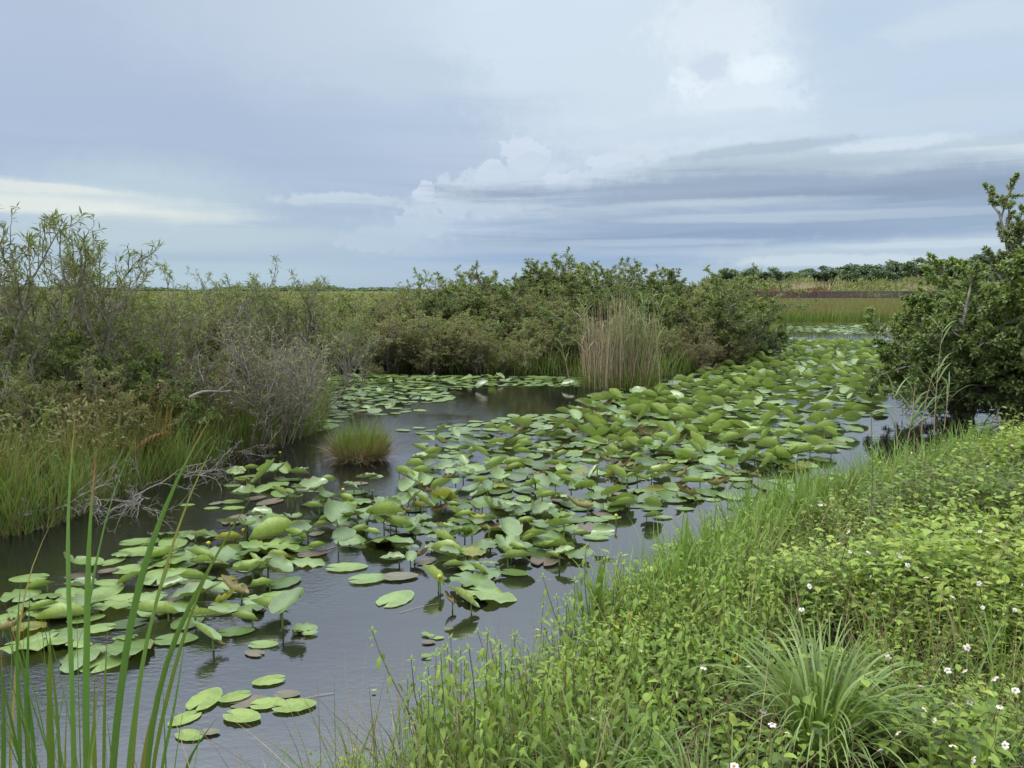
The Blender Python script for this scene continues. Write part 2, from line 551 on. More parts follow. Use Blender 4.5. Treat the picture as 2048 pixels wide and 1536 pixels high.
# ------------------------------------------------------------------ materials
def leafmat(name, stops, rough=0.5, spec=0.4, trans=0.25, back=None, objrand=0.5, hue=0.0, tip=None, veins=False, sheen=0.0):
    m = bpy.data.materials.new(name)
    m.use_nodes = True
    t = m.node_tree
    t.nodes.clear()
    K = NT(t)
    at = K.n('ShaderNodeAttribute', attribute_name='tint').outputs['Fac']
    oi = K.n('ShaderNodeObjectInfo').outputs['Random']
    f = K.m('ADD', at, K.m('MULTIPLY', K.m('SUBTRACT', oi, 0.5), objrand), clamp=True)
    c = K.ramp(f, stops)
    uv = K.n('ShaderNodeAttribute', attribute_name='leafuv').outputs['Vector']
    if tip:
        sp = K.n('ShaderNodeSeparateXYZ')
        t.links.new(uv, sp.inputs[0])
        c = K.mix(K.ss(K.m('ADD', sp.outputs[0], K.m('MULTIPLY', K.m('SUBTRACT', at, 0.5), 0.3)), tip[1], tip[2]), c, tip[0])
    geo = K.n('ShaderNodeNewGeometry')
    bump = None
    if veins:
        sp = K.n('ShaderNodeSeparateXYZ')
        t.links.new(uv, sp.inputs[0])
        av = K.m('ABSOLUTE', sp.outputs[1])
        ph = K.m('MULTIPLY', K.m('SUBTRACT', sp.outputs[0], K.m('MULTIPLY', av, 0.75)), 62.0)
        vn = K.m('POWER', K.m('ADD', K.m('MULTIPLY', K.m('SINE', ph), 0.5), 0.5), 3.0)
        mid = K.ss(av, 0.012, 0.0)
        vv = K.m('MAXIMUM', K.m('MULTIPLY', vn, 0.35), mid)
        ob = K.n('ShaderNodeTexCoord').outputs['Object']
        blot = K.noise(ob, 9.0, 4, 0.6)
        c = K.mix(K.m('MULTIPLY', vv, 0.28), c, K.mix(0.5, c, (0.55, 0.62, 0.25)))
        c = K.mix(K.ss(blot, 0.5, 0.75, 0, 0.5), c, K.mix(0.65, c, (0.17, 0.2, 0.03)))
        c = K.mix(K.ss(K.noise(ob, 2.6, 3, 0.6), 0.4, 0.68, 0, 0.35), c, (0.05, 0.10, 0.025))
        c = K.mix(K.ss(K.m('ADD', av, K.m('MULTIPLY', K.m('SUBTRACT', blot, 0.5), 0.16)), 0.315, 0.36, 0, 0.7), c, (0.20, 0.15, 0.045))
        # brown nibbled margin and small spots
        spot = K.noise(ob, 55.0, 2, 0.5)
        c = K.mix(K.ss(spot, 0.655, 0.70, 0, 0.75), c, (0.06, 0.045, 0.02))
        if back:
            back = K.mix(K.m('MULTIPLY', vv, 0.35), back, (0.52, 0.6, 0.2))
            back = K.mix(K.ss(blot, 0.35, 0.7, 0, 0.4), back, (0.13, 0.25, 0.015))
        bn = K.n('ShaderNodeBump')
        bn.inputs['Strength'].default_value = 0.35
        bn.inputs['Distance'].default_value = 0.004
        t.links.new(vv, bn.inputs['Height'])
        bump = bn.outputs[0]
    if back is not None:
        c = K.mix(geo.outputs['Backfacing'], c, back)
    pb = K.n('ShaderNodeBsdfPrincipled')
    t.links.new(c, pb.inputs['Base Color'])
    pb.inputs['Roughness'].default_value = rough
    pb.inputs['Specular IOR Level'].default_value = spec
    if bump:
        t.links.new(bump, pb.inputs['Normal'])
    tr = K.n('ShaderNodeBsdfTranslucent')
    t.links.new(K.mix(1.0, c, (1.25, 1.25, 0.6), 'MULTIPLY'), tr.inputs[0])
    mx = K.n('ShaderNodeMixShader')
    mx.inputs[0].default_value = trans
    t.links.new(pb.outputs[0], mx.inputs[1])
    t.links.new(tr.outputs[0], mx.inputs[2])
    out = K.n('ShaderNodeOutputMaterial')
    t.links.new(mx.outputs[0], out.inputs[0])
    return m


def solid(name, stops, rough=0.8, scale=6.0, spec=0.2, bump=0.0, vec='Object', stretch=None):
    m = bpy.data.materials.new(name)
    m.use_nodes = True
    t = m.node_tree
    K = NT(t)
    pb = t.nodes['Principled BSDF']
    co = K.n('ShaderNodeTexCoord').outputs[vec]
    if stretch:
        mp = K.n('ShaderNodeMapping')
        mp.inputs['Scale'].default_value = stretch
        t.links.new(co, mp.inputs[0])
        co = mp.outputs[0]
    nz = K.noise(co, scale, 5, 0.6)
    at = K.n('ShaderNodeAttribute', attribute_name='tint').outputs['Fac']
    f = K.m('ADD', K.ss(nz, 0.25, 0.75), K.m('MULTIPLY', K.m('SUBTRACT', at, 0.5), 0.6), clamp=True)
    t.links.new(K.ramp(f, stops), pb.inputs['Base Color'])
    pb.inputs['Roughness'].default_value = rough
    pb.inputs['Specular IOR Level'].default_value = spec
    if bump:
        bn = K.n('ShaderNodeBump')
        bn.inputs['Strength'].default_value = bump
        bn.inputs['Distance'].default_value = 0.02
        t.links.new(nz, bn.inputs['Height'])
        t.links.new(bn.outputs[0], pb.inputs['Normal'])
    return m


M = {}
M['bark'] = solid('grey_bark', [(0, (0.12, 0.105, 0.085)), (1, (0.34, 0.31, 0.275))], 0.85, 14)
M['pale_bark'] = solid('bleached_wood', [(0, (0.17, 0.15, 0.13)), (1, (0.40, 0.37, 0.33))], 0.85, 14)
M['dark_bark'] = solid('dark_bark', [(0, (0.05, 0.045, 0.035)), (1, (0.16, 0.15, 0.13))], 0.9, 14)
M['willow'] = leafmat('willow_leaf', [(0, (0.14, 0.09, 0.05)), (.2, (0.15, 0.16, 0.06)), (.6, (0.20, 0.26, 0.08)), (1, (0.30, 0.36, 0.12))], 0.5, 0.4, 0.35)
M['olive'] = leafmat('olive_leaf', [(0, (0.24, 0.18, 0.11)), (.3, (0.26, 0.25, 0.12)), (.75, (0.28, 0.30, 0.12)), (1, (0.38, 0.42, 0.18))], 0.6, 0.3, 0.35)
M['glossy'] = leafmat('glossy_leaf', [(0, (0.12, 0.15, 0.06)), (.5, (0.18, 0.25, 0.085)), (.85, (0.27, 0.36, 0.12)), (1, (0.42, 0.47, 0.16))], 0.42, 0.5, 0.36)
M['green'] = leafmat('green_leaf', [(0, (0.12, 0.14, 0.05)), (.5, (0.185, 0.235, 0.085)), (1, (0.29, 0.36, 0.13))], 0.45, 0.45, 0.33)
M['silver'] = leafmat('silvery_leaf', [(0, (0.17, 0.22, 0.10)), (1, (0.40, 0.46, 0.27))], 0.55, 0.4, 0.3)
M['rust'] = leafmat('rusty_frond', [(0, (0.18, 0.09, 0.05)), (.6, (0.27, 0.16, 0.07)), (1, (0.28, 0.27, 0.10))], 0.6, 0.3, 0.25)
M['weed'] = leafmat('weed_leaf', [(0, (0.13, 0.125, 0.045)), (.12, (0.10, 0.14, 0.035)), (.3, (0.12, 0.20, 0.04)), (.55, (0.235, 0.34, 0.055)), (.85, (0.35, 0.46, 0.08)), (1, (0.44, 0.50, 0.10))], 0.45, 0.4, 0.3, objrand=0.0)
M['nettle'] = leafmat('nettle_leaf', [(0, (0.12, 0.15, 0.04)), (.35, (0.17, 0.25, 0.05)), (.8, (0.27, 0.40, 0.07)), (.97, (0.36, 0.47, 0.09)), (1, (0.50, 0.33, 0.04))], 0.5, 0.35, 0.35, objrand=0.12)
M['grass'] = leafmat('grass_blade', [(0, (0.30, 0.22, 0.11)), (.2, (0.22, 0.23, 0.08)), (.5, (0.17, 0.27, 0.06)), (1, (0.26, 0.40, 0.10))], 0.45, 0.4, 0.35)
M['sedge'] = leafmat('sedge_blade', [(0, (0.15, 0.22, 0.045)), (.6, (0.20, 0.30, 0.07)), (1, (0.32, 0.42, 0.15))], 0.36, 0.6, 0.3)
M['cattail'] = leafmat('cattail_leaf', [(0, (0.30, 0.24, 0.07)), (.25, (0.20, 0.25, 0.05)), (.5, (0.10, 0.20, 0.035)), (1, (0.15, 0.28, 0.06))], 0.4, 0.45, 0.25, tip=((0.42, 0.20, 0.08), 0.95, 1.06))
M['marsh'] = leafmat('marsh_blade', [(0, (0.22, 0.16, 0.08)), (.4, (0.18, 0.21, 0.06)), (1, (0.20, 0.31, 0.07))], 0.6, 0.25, 0.3, tip=((0.24, 0.19, 0.10), 0.55, 1.1))
M['straw'] = leafmat('straw_stalk', [(0, (0.32, 0.24, 0.15)), (.6, (0.50, 0.40, 0.27)), (1, (0.60, 0.51, 0.36))], 0.6, 0.3, 0.1)
M['reed'] = leafmat('reed_leaf', [(0, (0.34, 0.30, 0.14)), (.35, (0.22, 0.27, 0.09)), (1, (0.22, 0.34, 0.13))], 0.45, 0.4, 0.3)
M['dead'] = leafmat('dead_leaf', [(0, (0.13, 0.08, 0.045)), (.5, (0.27, 0.18, 0.10)), (1, (0.48, 0.38, 0.22))], 0.6, 0.3, 0.15)
M['far'] = leafmat('far_foliage', [(0, (0.12, 0.155, 0.105)), (.5, (0.165, 0.22, 0.14)), (1, (0.24, 0.30, 0.18))], 0.7, 0.15, 0.2)
M['scrub'] = leafmat('scrub_foliage', [(0, (0.20, 0.14, 0.09)), (.4, (0.21, 0.20, 0.09)), (1, (0.24, 0.28, 0.11))], 0.7, 0.2, 0.25)
PADB = (0.30, 0.39, 0.075)
M['pad'] = leafmat('lily_pad', [(0, (0.06, 0.11, 0.03)), (.4, (0.125, 0.20, 0.055)), (.8, (0.22, 0.32, 0.10)), (1, (0.27, 0.33, 0.09))], 0.30, 1.0, 0.07, back=PADB, veins=True)
M['pad_pale'] = leafmat('pale_lily_pad', [(0, (0.20, 0.31, 0.095)), (1, (0.32, 0.43, 0.14))], 0.34, 0.9, 0.12, back=(0.42, 0.52, 0.14), veins=True)
M['pad_lime'] = leafmat('lime_lily_pad', [(0, (0.24, 0.33, 0.085)), (1, (0.32, 0.42, 0.12))], 0.45, 0.4, 0.1, back=(0.4, 0.5, 0.15), veins=True, objrand=1.0)
M['pad_purple'] = leafmat('purple_lily_pad', [(0, (0.16, 0.11, 0.10)), (.5, (0.20, 0.15, 0.13)), (1, (0.22, 0.20, 0.15))], 0.4, 0.4, 0.1, back=(0.2, 0.13, 0.12), veins=True, objrand=1.0)
M['pad_yellow'] = leafmat('yellowing_lily_pad', [(0, (0.20, 0.22, 0.05)), (1, (0.32, 0.31, 0.09))], 0.45, 0.4, 0.2, back=(0.42, 0.38, 0.07), veins=True)
M['pad_brown'] = leafmat('withered_lily_pad', [(0, (0.12, 0.065, 0.03)), (.6, (0.24, 0.15, 0.065)), (1, (0.42, 0.33, 0.18))], 0.6, 0.3, 0.12, back=(0.28, 0.21, 0.11), veins=True, objrand=1.0)
M['stalk'] = solid('water_stalk', [(0, (0.10, 0.16, 0.04)), (1, (0.20, 0.28, 0.08))], 0.5, 20)
M['weedstem'] = solid('weed_stem', [(0, (0.12, 0.16, 0.05)), (1, (0.22, 0.20, 0.10))], 0.6, 20)
M['redstem'] = solid('reddish_stem', [(0, (0.16, 0.09, 0.07)), (1, (0.28, 0.20, 0.14))], 0.6, 20)
M['white'] = solid('white_petal', [(0, (0.55, 0.55, 0.52)), (1, (0.70, 0.70, 0.68))], 0.6, 30)
M['yellow'] = solid('yellow_bud', [(0, (0.45, 0.42, 0.03)), (1, (0.62, 0.57, 0.08))], 0.4, 30)
M['orange'] = solid('orange_disc', [(0, (0.45, 0.22, 0.01)), (1, (0.75, 0.45, 0.03))], 0.6, 60)
M['wood'] = solid('weathered_boards', [(0, (0.07, 0.055, 0.055)), (1, (0.15, 0.115, 0.11))], 0.85, 3)
M['woodgrey'] = solid('weathered_grey_boards', [(0, (0.18, 0.155, 0.14)), (1, (0.30, 0.27, 0.25))], 0.85, 3)
M['stone'] = solid('submerged_stone', [(0, (0.12, 0.10, 0.075)), (1, (0.27, 0.24, 0.19))], 0.75, 12, 0.3, 0.5)
M['post'] = solid('grey_post', [(0, (0.05, 0.05, 0.052)), (1, (0.10, 0.10, 0.105))], 0.6, 30)


def ground_mat():
    m = bpy.data.materials.new('marsh_ground')
    m.use_nodes = True
    t = m.node_tree
    K = NT(t)
    pb = t.nodes['Principled BSDF']
    geo = K.n('ShaderNodeNewGeometry').outputs['Position']
    sp = K.n('ShaderNodeSeparateXYZ')
    t.links.new(geo, sp.inputs[0])
    n1 = K.noise(geo, 2.2, 6, 0.62)
    n2 = K.noise(geo, 14.0, 4, 0.6)
    bed = K.ramp(K.m('ADD', K.m('MULTIPLY', n1, 0.7), K.m('MULTIPLY', n2, 0.3)), [(0.3, (0.035, 0.027, 0.015)), (0.5, (0.10, 0.075, 0.035)), (0.62, (0.22, 0.17, 0.09)), (0.75, (0.09, 0.085, 0.035))])
    mud = K.ramp(n2, [(0.3, (0.018, 0.02, 0.008)), (0.7, (0.06, 0.06, 0.025))])
    n3 = K.noise(geo, 0.12, 5, 0.6)
    n4 = K.noise(geo, 0.7, 5, 0.65)
    prairie = K.ramp(K.m('ADD', K.m('MULTIPLY', n3, 0.6), K.m('MULTIPLY', n4, 0.4)), [(0.35, (0.10, 0.12, 0.04)), (0.5, (0.15, 0.16, 0.06)), (0.65, (0.19, 0.17, 0.08))])
    far = K.ss(sp.outputs[1], 24, 40)
    land = K.mix(far, mud, prairie)
    c = K.mix(K.ss(sp.outputs[2], -0.03, 0.02), bed, land)
    t.links.new(c, pb.inputs['Base Color'])
    pb.inputs['Roughness'].default_value = 0.95
    pb.inputs['Specular IOR Level'].default_value = 0.1
    bn = K.n('ShaderNodeBump')
    bn.inputs['Strength'].default_value = 0.5
    bn.inputs['Distance'].default_value = 0.05
    t.links.new(n2, bn.inputs['Height'])
    t.links.new(bn.outputs[0], pb.inputs['Normal'])
    return m


def water_mat():
    m = bpy.data.materials.new('dark_water')
    m.use_nodes = True
    t = m.node_tree
    t.nodes.clear()
    K = NT(t)
    geo = K.n('ShaderNodeNewGeometry').outputs['Position']
    mp = K.n('ShaderNodeMapping')
    mp.inputs['Rotation'].default_value = (0, 0, R(35))
    mp.inputs['Scale'].default_value = (1.0, 2.2, 1)
    t.links.new(geo, mp.inputs[0])
    r1 = K.noise(mp.outputs[0], 3.0, 3, 0.5)
    r2 = K.noise(mp.outputs[0], 16.0, 3, 0.6)
    gust = K.ss(K.noise(geo, 0.55, 2, 0.5), 0.42, 0.62)
    sp = K.n('ShaderNodeSeparateXYZ')
    t.links.new(geo, sp.inputs[0])
    left = K.ss(sp.outputs[0], 0.2, -1.4, 0.12, 1.0)
    h = K.m('ADD', K.m('MULTIPLY', r1, 0.35), K.m('MULTIPLY', K.m('MULTIPLY', r2, 0.62), K.m('MULTIPLY', K.m('ADD', gust, 0.25), left)))
    bn = K.n('ShaderNodeBump')
    bn.inputs['Strength'].default_value = 0.25
    bn.inputs['Distance'].default_value = 0.02
    t.links.new(h, bn.inputs['Height'])
    fr = K.n('ShaderNodeFresnel')
    fr.inputs['IOR'].default_value = 3.1
    t.links.new(bn.outputs[0], fr.inputs['Normal'])
    gl = K.n('ShaderNodeBsdfGlossy')
    gl.inputs['Color'].default_value = (1, 1, 1, 1)
    gl.inputs['Roughness'].default_value = 0.03
    t.links.new(bn.outputs[0], gl.inputs['Normal'])
    df = K.n('ShaderNodeBsdfDiffuse')
    df.inputs['Color'].default_value = (0.018, 0.020, 0.021, 1)
    tp = K.n('ShaderNodeBsdfTransparent')
    tp.inputs['Color'].default_value = (0.50, 0.42, 0.30, 1)
    bd = K.n('ShaderNodeMixShader')
    bd.inputs[0].default_value = 0.6
    t.links.new(df.outputs[0], bd.inputs[1])
    t.links.new(tp.outputs[0], bd.inputs[2])
    mx = K.n('ShaderNodeMixShader')
    t.links.new(fr.outputs[0], mx.inputs[0])
    t.links.new(bd.outputs[0], mx.inputs[1])
    t.links.new(gl.outputs[0], mx.inputs[2])
    o = K.n('ShaderNodeOutputMaterial')
    t.links.new(mx.outputs[0], o.inputs[0])
    return m


# ------------------------------------------------------------------ land and water
def W2(l):
    return [tuple(P(a, b)[:2]) for a, b in l]


RB = W2([(690, 1536), (840, 1500), (1030, 1440), (1130, 1360), (1240, 1270), (1370, 1170), (1480, 1085), (1600, 1035), (1720, 1000), (1830, 955), (1930, 925), (2060, 892), (2250, 865)])
BANK = [(-40, 2.35), (-0.95, 2.35)] + RB + [(60, RB[-1][1] + 6), (60, -30), (-40, -30)]
LEFT = W2([(-500, 1120), (-80, 1085), (60, 1060), (190, 1010), (330, 960), (455, 915), (540, 892), (625, 862), (640, 825), (622, 790), (600, 762), (640, 748), (800, 742), (1000, 747), (1160, 752),
           (1330, 752), (1440, 735), (1500, 708), (1530, 690), (1540, 672), (1535, 655), (1560, 649), (1700, 649), (1850, 648), (2600, 648)])
LEFT = LEFT + [(3000, 45), (5000, 6000), (-5000, 6000), (-3000, 3)]
RT = W2([(1870, 725), (2000, 735), (2120, 745), (2500, 760), (2500, 690), (1890, 690)])


def inside(poly, X, Y):
    r = np.zeros(X.shape, bool)
    n = len(poly)
    for i in range(n):
        x1, y1 = poly[i]
        x2, y2 = poly[(i + 1) % n]
        c = ((y1 > Y) != (y2 > Y))
        if abs(y2 - y1) > 1e-12:
            r ^= c & (X < (x2 - x1) * (Y - y1) / (y2 - y1) + x1)
    return r


def dist(poly, X, Y):
    D = np.full(X.shape, 1e9)
    n = len(poly)
    for i in range(n):
        a, b = np.array(poly[i]), np.array(poly[(i + 1) % n])
        ab = b - a
        t = np.clip(((X - a[0]) * ab[0] + (Y - a[1]) * ab[1]) / max(ab @ ab, 1e-12), 0, 1)
        D = np.minimum(D, np.hypot(X - a[0] - ab[0] * t, Y - a[1] - ab[1] * t))
    return np.where(inside(poly, X, Y), D, -D)


def height(X, Y):
    X, Y = np.asarray(X, float), np.asarray(Y, float)
    wob = 0.10 * np.sin(X * 2.3 + 1.3 * np.sin(Y * 1.7)) + 0.07 * np.sin(Y * 4.1 + X * 3.3)
    dB = dist(BANK, X, Y) + wob
    dL = np.maximum(dist(LEFT, X, Y), dist(RT, X, Y)) + wob
    hB = np.where(dB > 0, 0.40 * (1 - np.exp(-dB * 0.9)), np.maximum(dB * 0.45, -0.55))
    hL = np.where(dL > 0, 0.12 * (1 - np.exp(-dL * 1.5)), np.maximum(dL * 0.6, -0.55))
    h = np.maximum(hB, hL)
    return h + 0.02 * np.sin(X * 5.1 + 2 * np.sin(Y * 3.3)) * np.exp(-np.abs(h) * 0)


def ground():
    ys = [-8.0]
    while ys[-1] < 5500:
        y = ys[-1]
        ys.append(y + (0.12 if y < 16 else 0.12 * (y / 16) ** 1.6 if y < 60 else 0.08 * y))
    sx_, x = [0.0], 0.0
    while x < 5500:
        x += 0.12 if x < 9 else 0.12 * (x / 9) ** 1.5 if x < 50 else 0.12 * x
        sx_.append(x)
    xs = np.array([-v for v in sx_[:0:-1]] + sx_)
    ys = np.array(ys)
    X, Y = np.meshgrid(xs, ys)
    Z = height(X, Y)
    n, k = X.shape
    i = np.arange(n - 1)[:, None] * k
    j = np.arange(k - 1)[None]
    Q = np.stack([i + j, i + j + 1, i + k + j + 1, i + k + j], 2).reshape(-1, 4)
    g = G().add(np.stack([X, Y, Z], 2).reshape(-1, 3), Q)
    tag(g.build('ground', ground_mat()), kind='structure')
    g = G().add([(-300, -20, 0), (300, -20, 0), (300, 120, 0), (-300, 120, 0)], [(0, 1, 2, 3)])
    tag(g.build('water', water_mat()), kind='structure')


ground()


def gz(x, y):
    return float(height(np.array([x]), np.array([y]))[0])


ORD = 'nearest second third fourth fifth sixth seventh eighth ninth tenth eleventh twelfth thirteenth fourteenth fifteenth sixteenth seventeenth eighteenth nineteenth twentieth'.split()
TENS = {2: 'twenty', 3: 'thirty', 4: 'forty', 5: 'fifty', 6: 'sixty', 7: 'seventy', 8: 'eighty', 9: 'ninety'}
TENTH = {2: 'twentieth', 3: 'thirtieth', 4: 'fortieth', 5: 'fiftieth', 6: 'sixtieth', 7: 'seventieth', 8: 'eightieth', 9: 'ninetieth'}
UNI = 'first second third fourth fifth sixth seventh eighth ninth'.split()


def ordw(i, first='nearest'):
    """i from 0"""
    k = i + 1
    if k == 1:
        return first
    if k <= 20:
        return ORD[i]
    if k >= 100:
        return 'hundred and ' + ordw(k - 101, 'first') if k > 100 else 'hundredth'
    return TENTH[k // 10] if k % 10 == 0 else TENS[k // 10] + '-' + UNI[k % 10 - 1]

# ------------------------------------------------------------------ distance: woods, scrub, boardwalk
def cluster(rng, n, rad, size, flat=1.0, tpl=LEAF1, hole=0.35):
    """leaf clumps spread through a rounded volume made of several lobes"""
    g = G()
    k = max(4, int(5 + rad[0]))
    lob = rng.normal(0, 1, (k, 3))
    lob = unit(lob) * rng.uniform(.25, .7, (k, 1)) * np.array(rad)
    lr = rng.uniform(.35, .6, k)
    w = rng.integers(0, k, n)
    d = unit(rng.normal(0, 1, (n, 3)))
    rr = rng.random((n, 1)) ** 0.4
    p = lob[w] + d * rr * np.array(rad) * lr[w][:, None]
    p[:, 2] *= flat
    M_ = frames(unit(d + rng.normal(0, .6, (n, 3)) + np.array([0, 0, .3])), roll=rng.uniform(-1, 1, n))
    inst(g, tpl, p, M_, rng.uniform(.6, 1.3, n) * size, np.clip(rng.normal(.45, .2, n) + p[:, 2] / rad[2] * .15, 0, 1))
    return g


def far_trees():
    rng = np.random.default_rng(5)
    prs = []
    for v in range(6):
        S = dict(n=[5, 4], wig=[.06, .12], up=[.02, .05], taper=.5, rmin=.02, max=1, kids=[10], ang=[(40, 75)], len=(.3, .5), rr=.4, **{'from': [.12]})
        out = []
        grow(rng, np.zeros(3), np.array([0, 0, 1.0]), 7.5, .17, 0, S, out)
        tr = G()
        tubes(tr, out, 5)
        cr = G()
        for i, (pts, a, b, l) in enumerate(out):
            if l == 0:
                e = pts[-1]
                c = cluster(rng, 260, (1.5, 1.5, .8), .42)
            else:
                e = pts[-1]
                c = cluster(rng, 200, (1.6, 1.6, .9), .42)
            V = np.concatenate(c.V)
            cr.add(V + e, np.concatenate(c.Q) if c.Q else None, None, np.concatenate(c.A), np.concatenate(c.B))
        prs.append(proto('tree', [('trunk', tr, M['dark_bark']), ('crown', cr, M['far'])]))
    xs = []
    px = 1440.0
    while px < 2120:
        xs.append(px)
        px += rng.uniform(6, 12)
    n = 0
    for i, px in enumerate(xs):
        Y = 235 + 45 * rng.random() - (px - 1440) * 0.03
        top = 541 - (max(px - 1620, 0)) * 0.045 + rng.normal(2, 5)
        if 1560 < px < 1600:
            top += 5
        p = U(px, 580, Y)
        h = HC + (580 - top) * Y / F
        s = h / 8.9
        d = ('rounded dark green tree', 'flat-topped green tree', 'thin crowned grey-green tree')[i % 3]
        place(prs[i % 6], (p[0], Y, 0.1), rng.uniform(0, 6.28), (s * rng.uniform(1.3, 2.0), s * 1.4, s), '%s in the far treeline, %s from its open end' % (d, ordw(i, 'first')),
              'tree', 'trees of the far treeline')


def distant_woods():
    rng = np.random.default_rng(6)
    g = G()
    n = 900
    px = rng.uniform(-500, 1700, n)
    Y = rng.uniform(900, 1500, n)
    c = [cluster(rng, 60, (14, 14, 4), 4.0) for _ in range(4)]
    for k in range(4):
        V = np.concatenate(c[k].V)
        Q = np.concatenate(c[k].Q)
        A = np.concatenate(c[k].A)
        sel = np.arange(k, n, 4)
        for i in sel:
            h = (4.5 + 3.5 * (math.sin(px[i] * .013) + math.sin(px[i] * .041 + 1)) * .5) * rng.uniform(.5, 1.2)
            x = (px[i] - 1024) / F * Y[i]
            g.add(V * (1, 1, max(h, 2) / 8) + (x, Y[i], max(h, 2) / 2), Q, None, A)
    tag(g.build('distant_woods', M['far']), 'low dark woods along the horizon beyond the prairie', 'woods', kind='stuff')


def scatter(g, tp, pos, rz, sc, off=0.0, mat=0, tilt=None):
    """whole small plants (each a G) repeated into one mesh"""
    V, A, B = np.concatenate(tp.V), np.concatenate(tp.A), np.concatenate(tp.B)
    Q = np.concatenate(tp.Q) if tp.Q else np.zeros((0, 4), int)
    T = np.concatenate(tp.T) if tp.T else np.zeros((0, 3), int)
    N, n = len(pos), len(V)
    if N == 0:
        return
    c, s_ = np.cos(rz)[:, None], np.sin(rz)[:, None]
    sc = np.asarray(sc, float)
    if sc.ndim == 1:
        sc = np.repeat(sc[:, None], 3, 1)
    x, y, z = V[:, 0][None] * sc[:, :1], V[:, 1][None] * sc[:, 1:2], V[:, 2][None] * sc[:, 2:]
    X = np.stack([x * c - y * s_, x * s_ + y * c, z], 2)
    if tilt is not None:
        X[:, :, 0] += z * tilt[:, :1]
        X[:, :, 1] += z * tilt[:, 1:]
    X += np.asarray(pos)[:, None, :]
    o = (np.arange(N) * n)[:, None, None]
    g.add(X.reshape(-1, 3), (Q[None] + o).reshape(-1, 4), (T[None] + o).reshape(-1, 3),
          np.clip(A[None] + np.broadcast_to(off, (N,))[:, None], 0, 1).ravel(), np.tile(B, (N, 1)), mat)


def prairie():
    rng = np.random.default_rng(7)
    low = [cluster(rng, 240, (1.1, 1.1, .5), .13) for _ in range(5)]
    for t in low:
        V = t.V[0]
        V[:, 2] += .45
    g = G()
    # open prairie left of and behind the bushes
    for k in range(5):
        n = 420
        Y = 19 * np.exp(rng.random(n) * 2.9)
        px = rng.uniform(-250, 1500, n)
        x = (px - 1024) / F * Y
        ok = (dist(LEFT, x, Y) > 1.0)
        x, Y = x[ok], Y[ok]
        s = (0.8 + 0.5 * rng.random(len(x))) * np.clip(Y / 60, .8, 3.2)
        sz = np.minimum(s, 1.25 + .5 * rng.random(len(x)))
        scatter(g, low[k], np.stack([x, Y, np.full(len(x), .0)], 1), rng.uniform(0, 6.28, len(x)), np.stack([s, s, sz], 1), rng.normal(.0, .2, len(x)))
    tag(g.build('prairie_scrub', M['scrub']), 'low olive scrub covering the open marsh prairie to the horizon', 'scrub', kind='stuff')
    # taller scrub between the boardwalk and the treeline
    g = G()
    gt = G()
    gr = G()
    for k in range(5):
        n = 130
        px = rng.uniform(1380, 2250, n)
        Y = rng.uniform(128, 225, n)
        x = (px - 1024) / F * Y
        s = rng.uniform(1.3, 2.3, n)
        hgt = s * rng.uniform(1.6, 2.6, n) * np.clip((Y - 90) / 100, .5, 1.3)
        scatter(g, low[k], np.stack([x, Y, np.zeros(n)], 1), rng.uniform(0, 6.28, n), np.stack([s * 1.5, s * 1.5, hgt], 1), rng.normal(.1, .2, n))
        n = 16
        px = np.where(rng.random(n) < .6, rng.normal(1535, 22, n), rng.normal(1625, 30, n))
        Y = rng.uniform(123, 130, n)
        s = rng.uniform(.9, 1.4, n)
        scatter(gr, low[k], np.stack([(px - 1024) / F * Y, Y, np.zeros(n)], 1), rng.uniform(0, 6.28, n), np.stack([s * 1.5, s, s * 1.9], 1), rng.normal(-.1, .2, n))
    tag(g.build('scrub_belt', M['scrub']), 'olive green scrub belt between the boardwalk and the treeline', 'scrub', kind='stuff')
    tag(gr.build('red_scrub', M['rust']), 'low rust red scrub just behind the boardwalk', 'scrub', kind='stuff')
    n = 9000
    px = rng.uniform(1560, 2250, n)
    Y = rng.uniform(135, 215, n)
    m = (np.sin(px * .021) + np.sin(px * .0083 + 2) + np.sin(Y * .12)) > -.3
    px, Y = px[m], Y[m]
    n = len(px)
    blades(gt, rng, np.stack([(px - 1024) / F * Y, Y, np.full(n, .1)], 1), rng.uniform(2.2, 4.0, n), .10, rng.uniform(0, .2, n), rng.uniform(.1, .6, n), rng.uniform(0, 6.28, n), 3)
    tag(gt.build('tall_reeds', M['straw']), 'pale tan reed tops standing behind the boardwalk', 'reeds', kind='stuff')
    # flooded grass meadow in front of the boardwalk
    g = G()
    n = 60000
    Y = 39.5 + 78 * rng.random(n) ** 1.7
    px = rng.uniform(1500, 2150, n)
    x = (px - 1024) / F * Y
    ok = dist(LEFT, x, Y) > 0.02
    x, Y = x[ok], Y[ok]
    n = len(x)
    patch = np.sin(x * .23 + np.sin(Y * .11) * 2) + np.sin(Y * .31 + x * .07)
    h = (0.62 + .12 * patch) * rng.uniform(.7, 1.25, n) * np.clip(1.1 - (Y - 40) * .002, .8, 1.1)
    blades(g, rng, np.stack([x, Y, np.zeros(n)], 1), h, .018 + Y * .0006, rng.uniform(0, .25, n), rng.uniform(0, .6, n), rng.uniform(0, 6.28, n), 3, np.clip(.55 + .15 * patch + rng.normal(0, .2, n), 0, 1))
    tag(g.build('meadow_grass', M['marsh']), 'dense flooded marsh grass in front of the boardwalk', 'grass', kind='stuff')


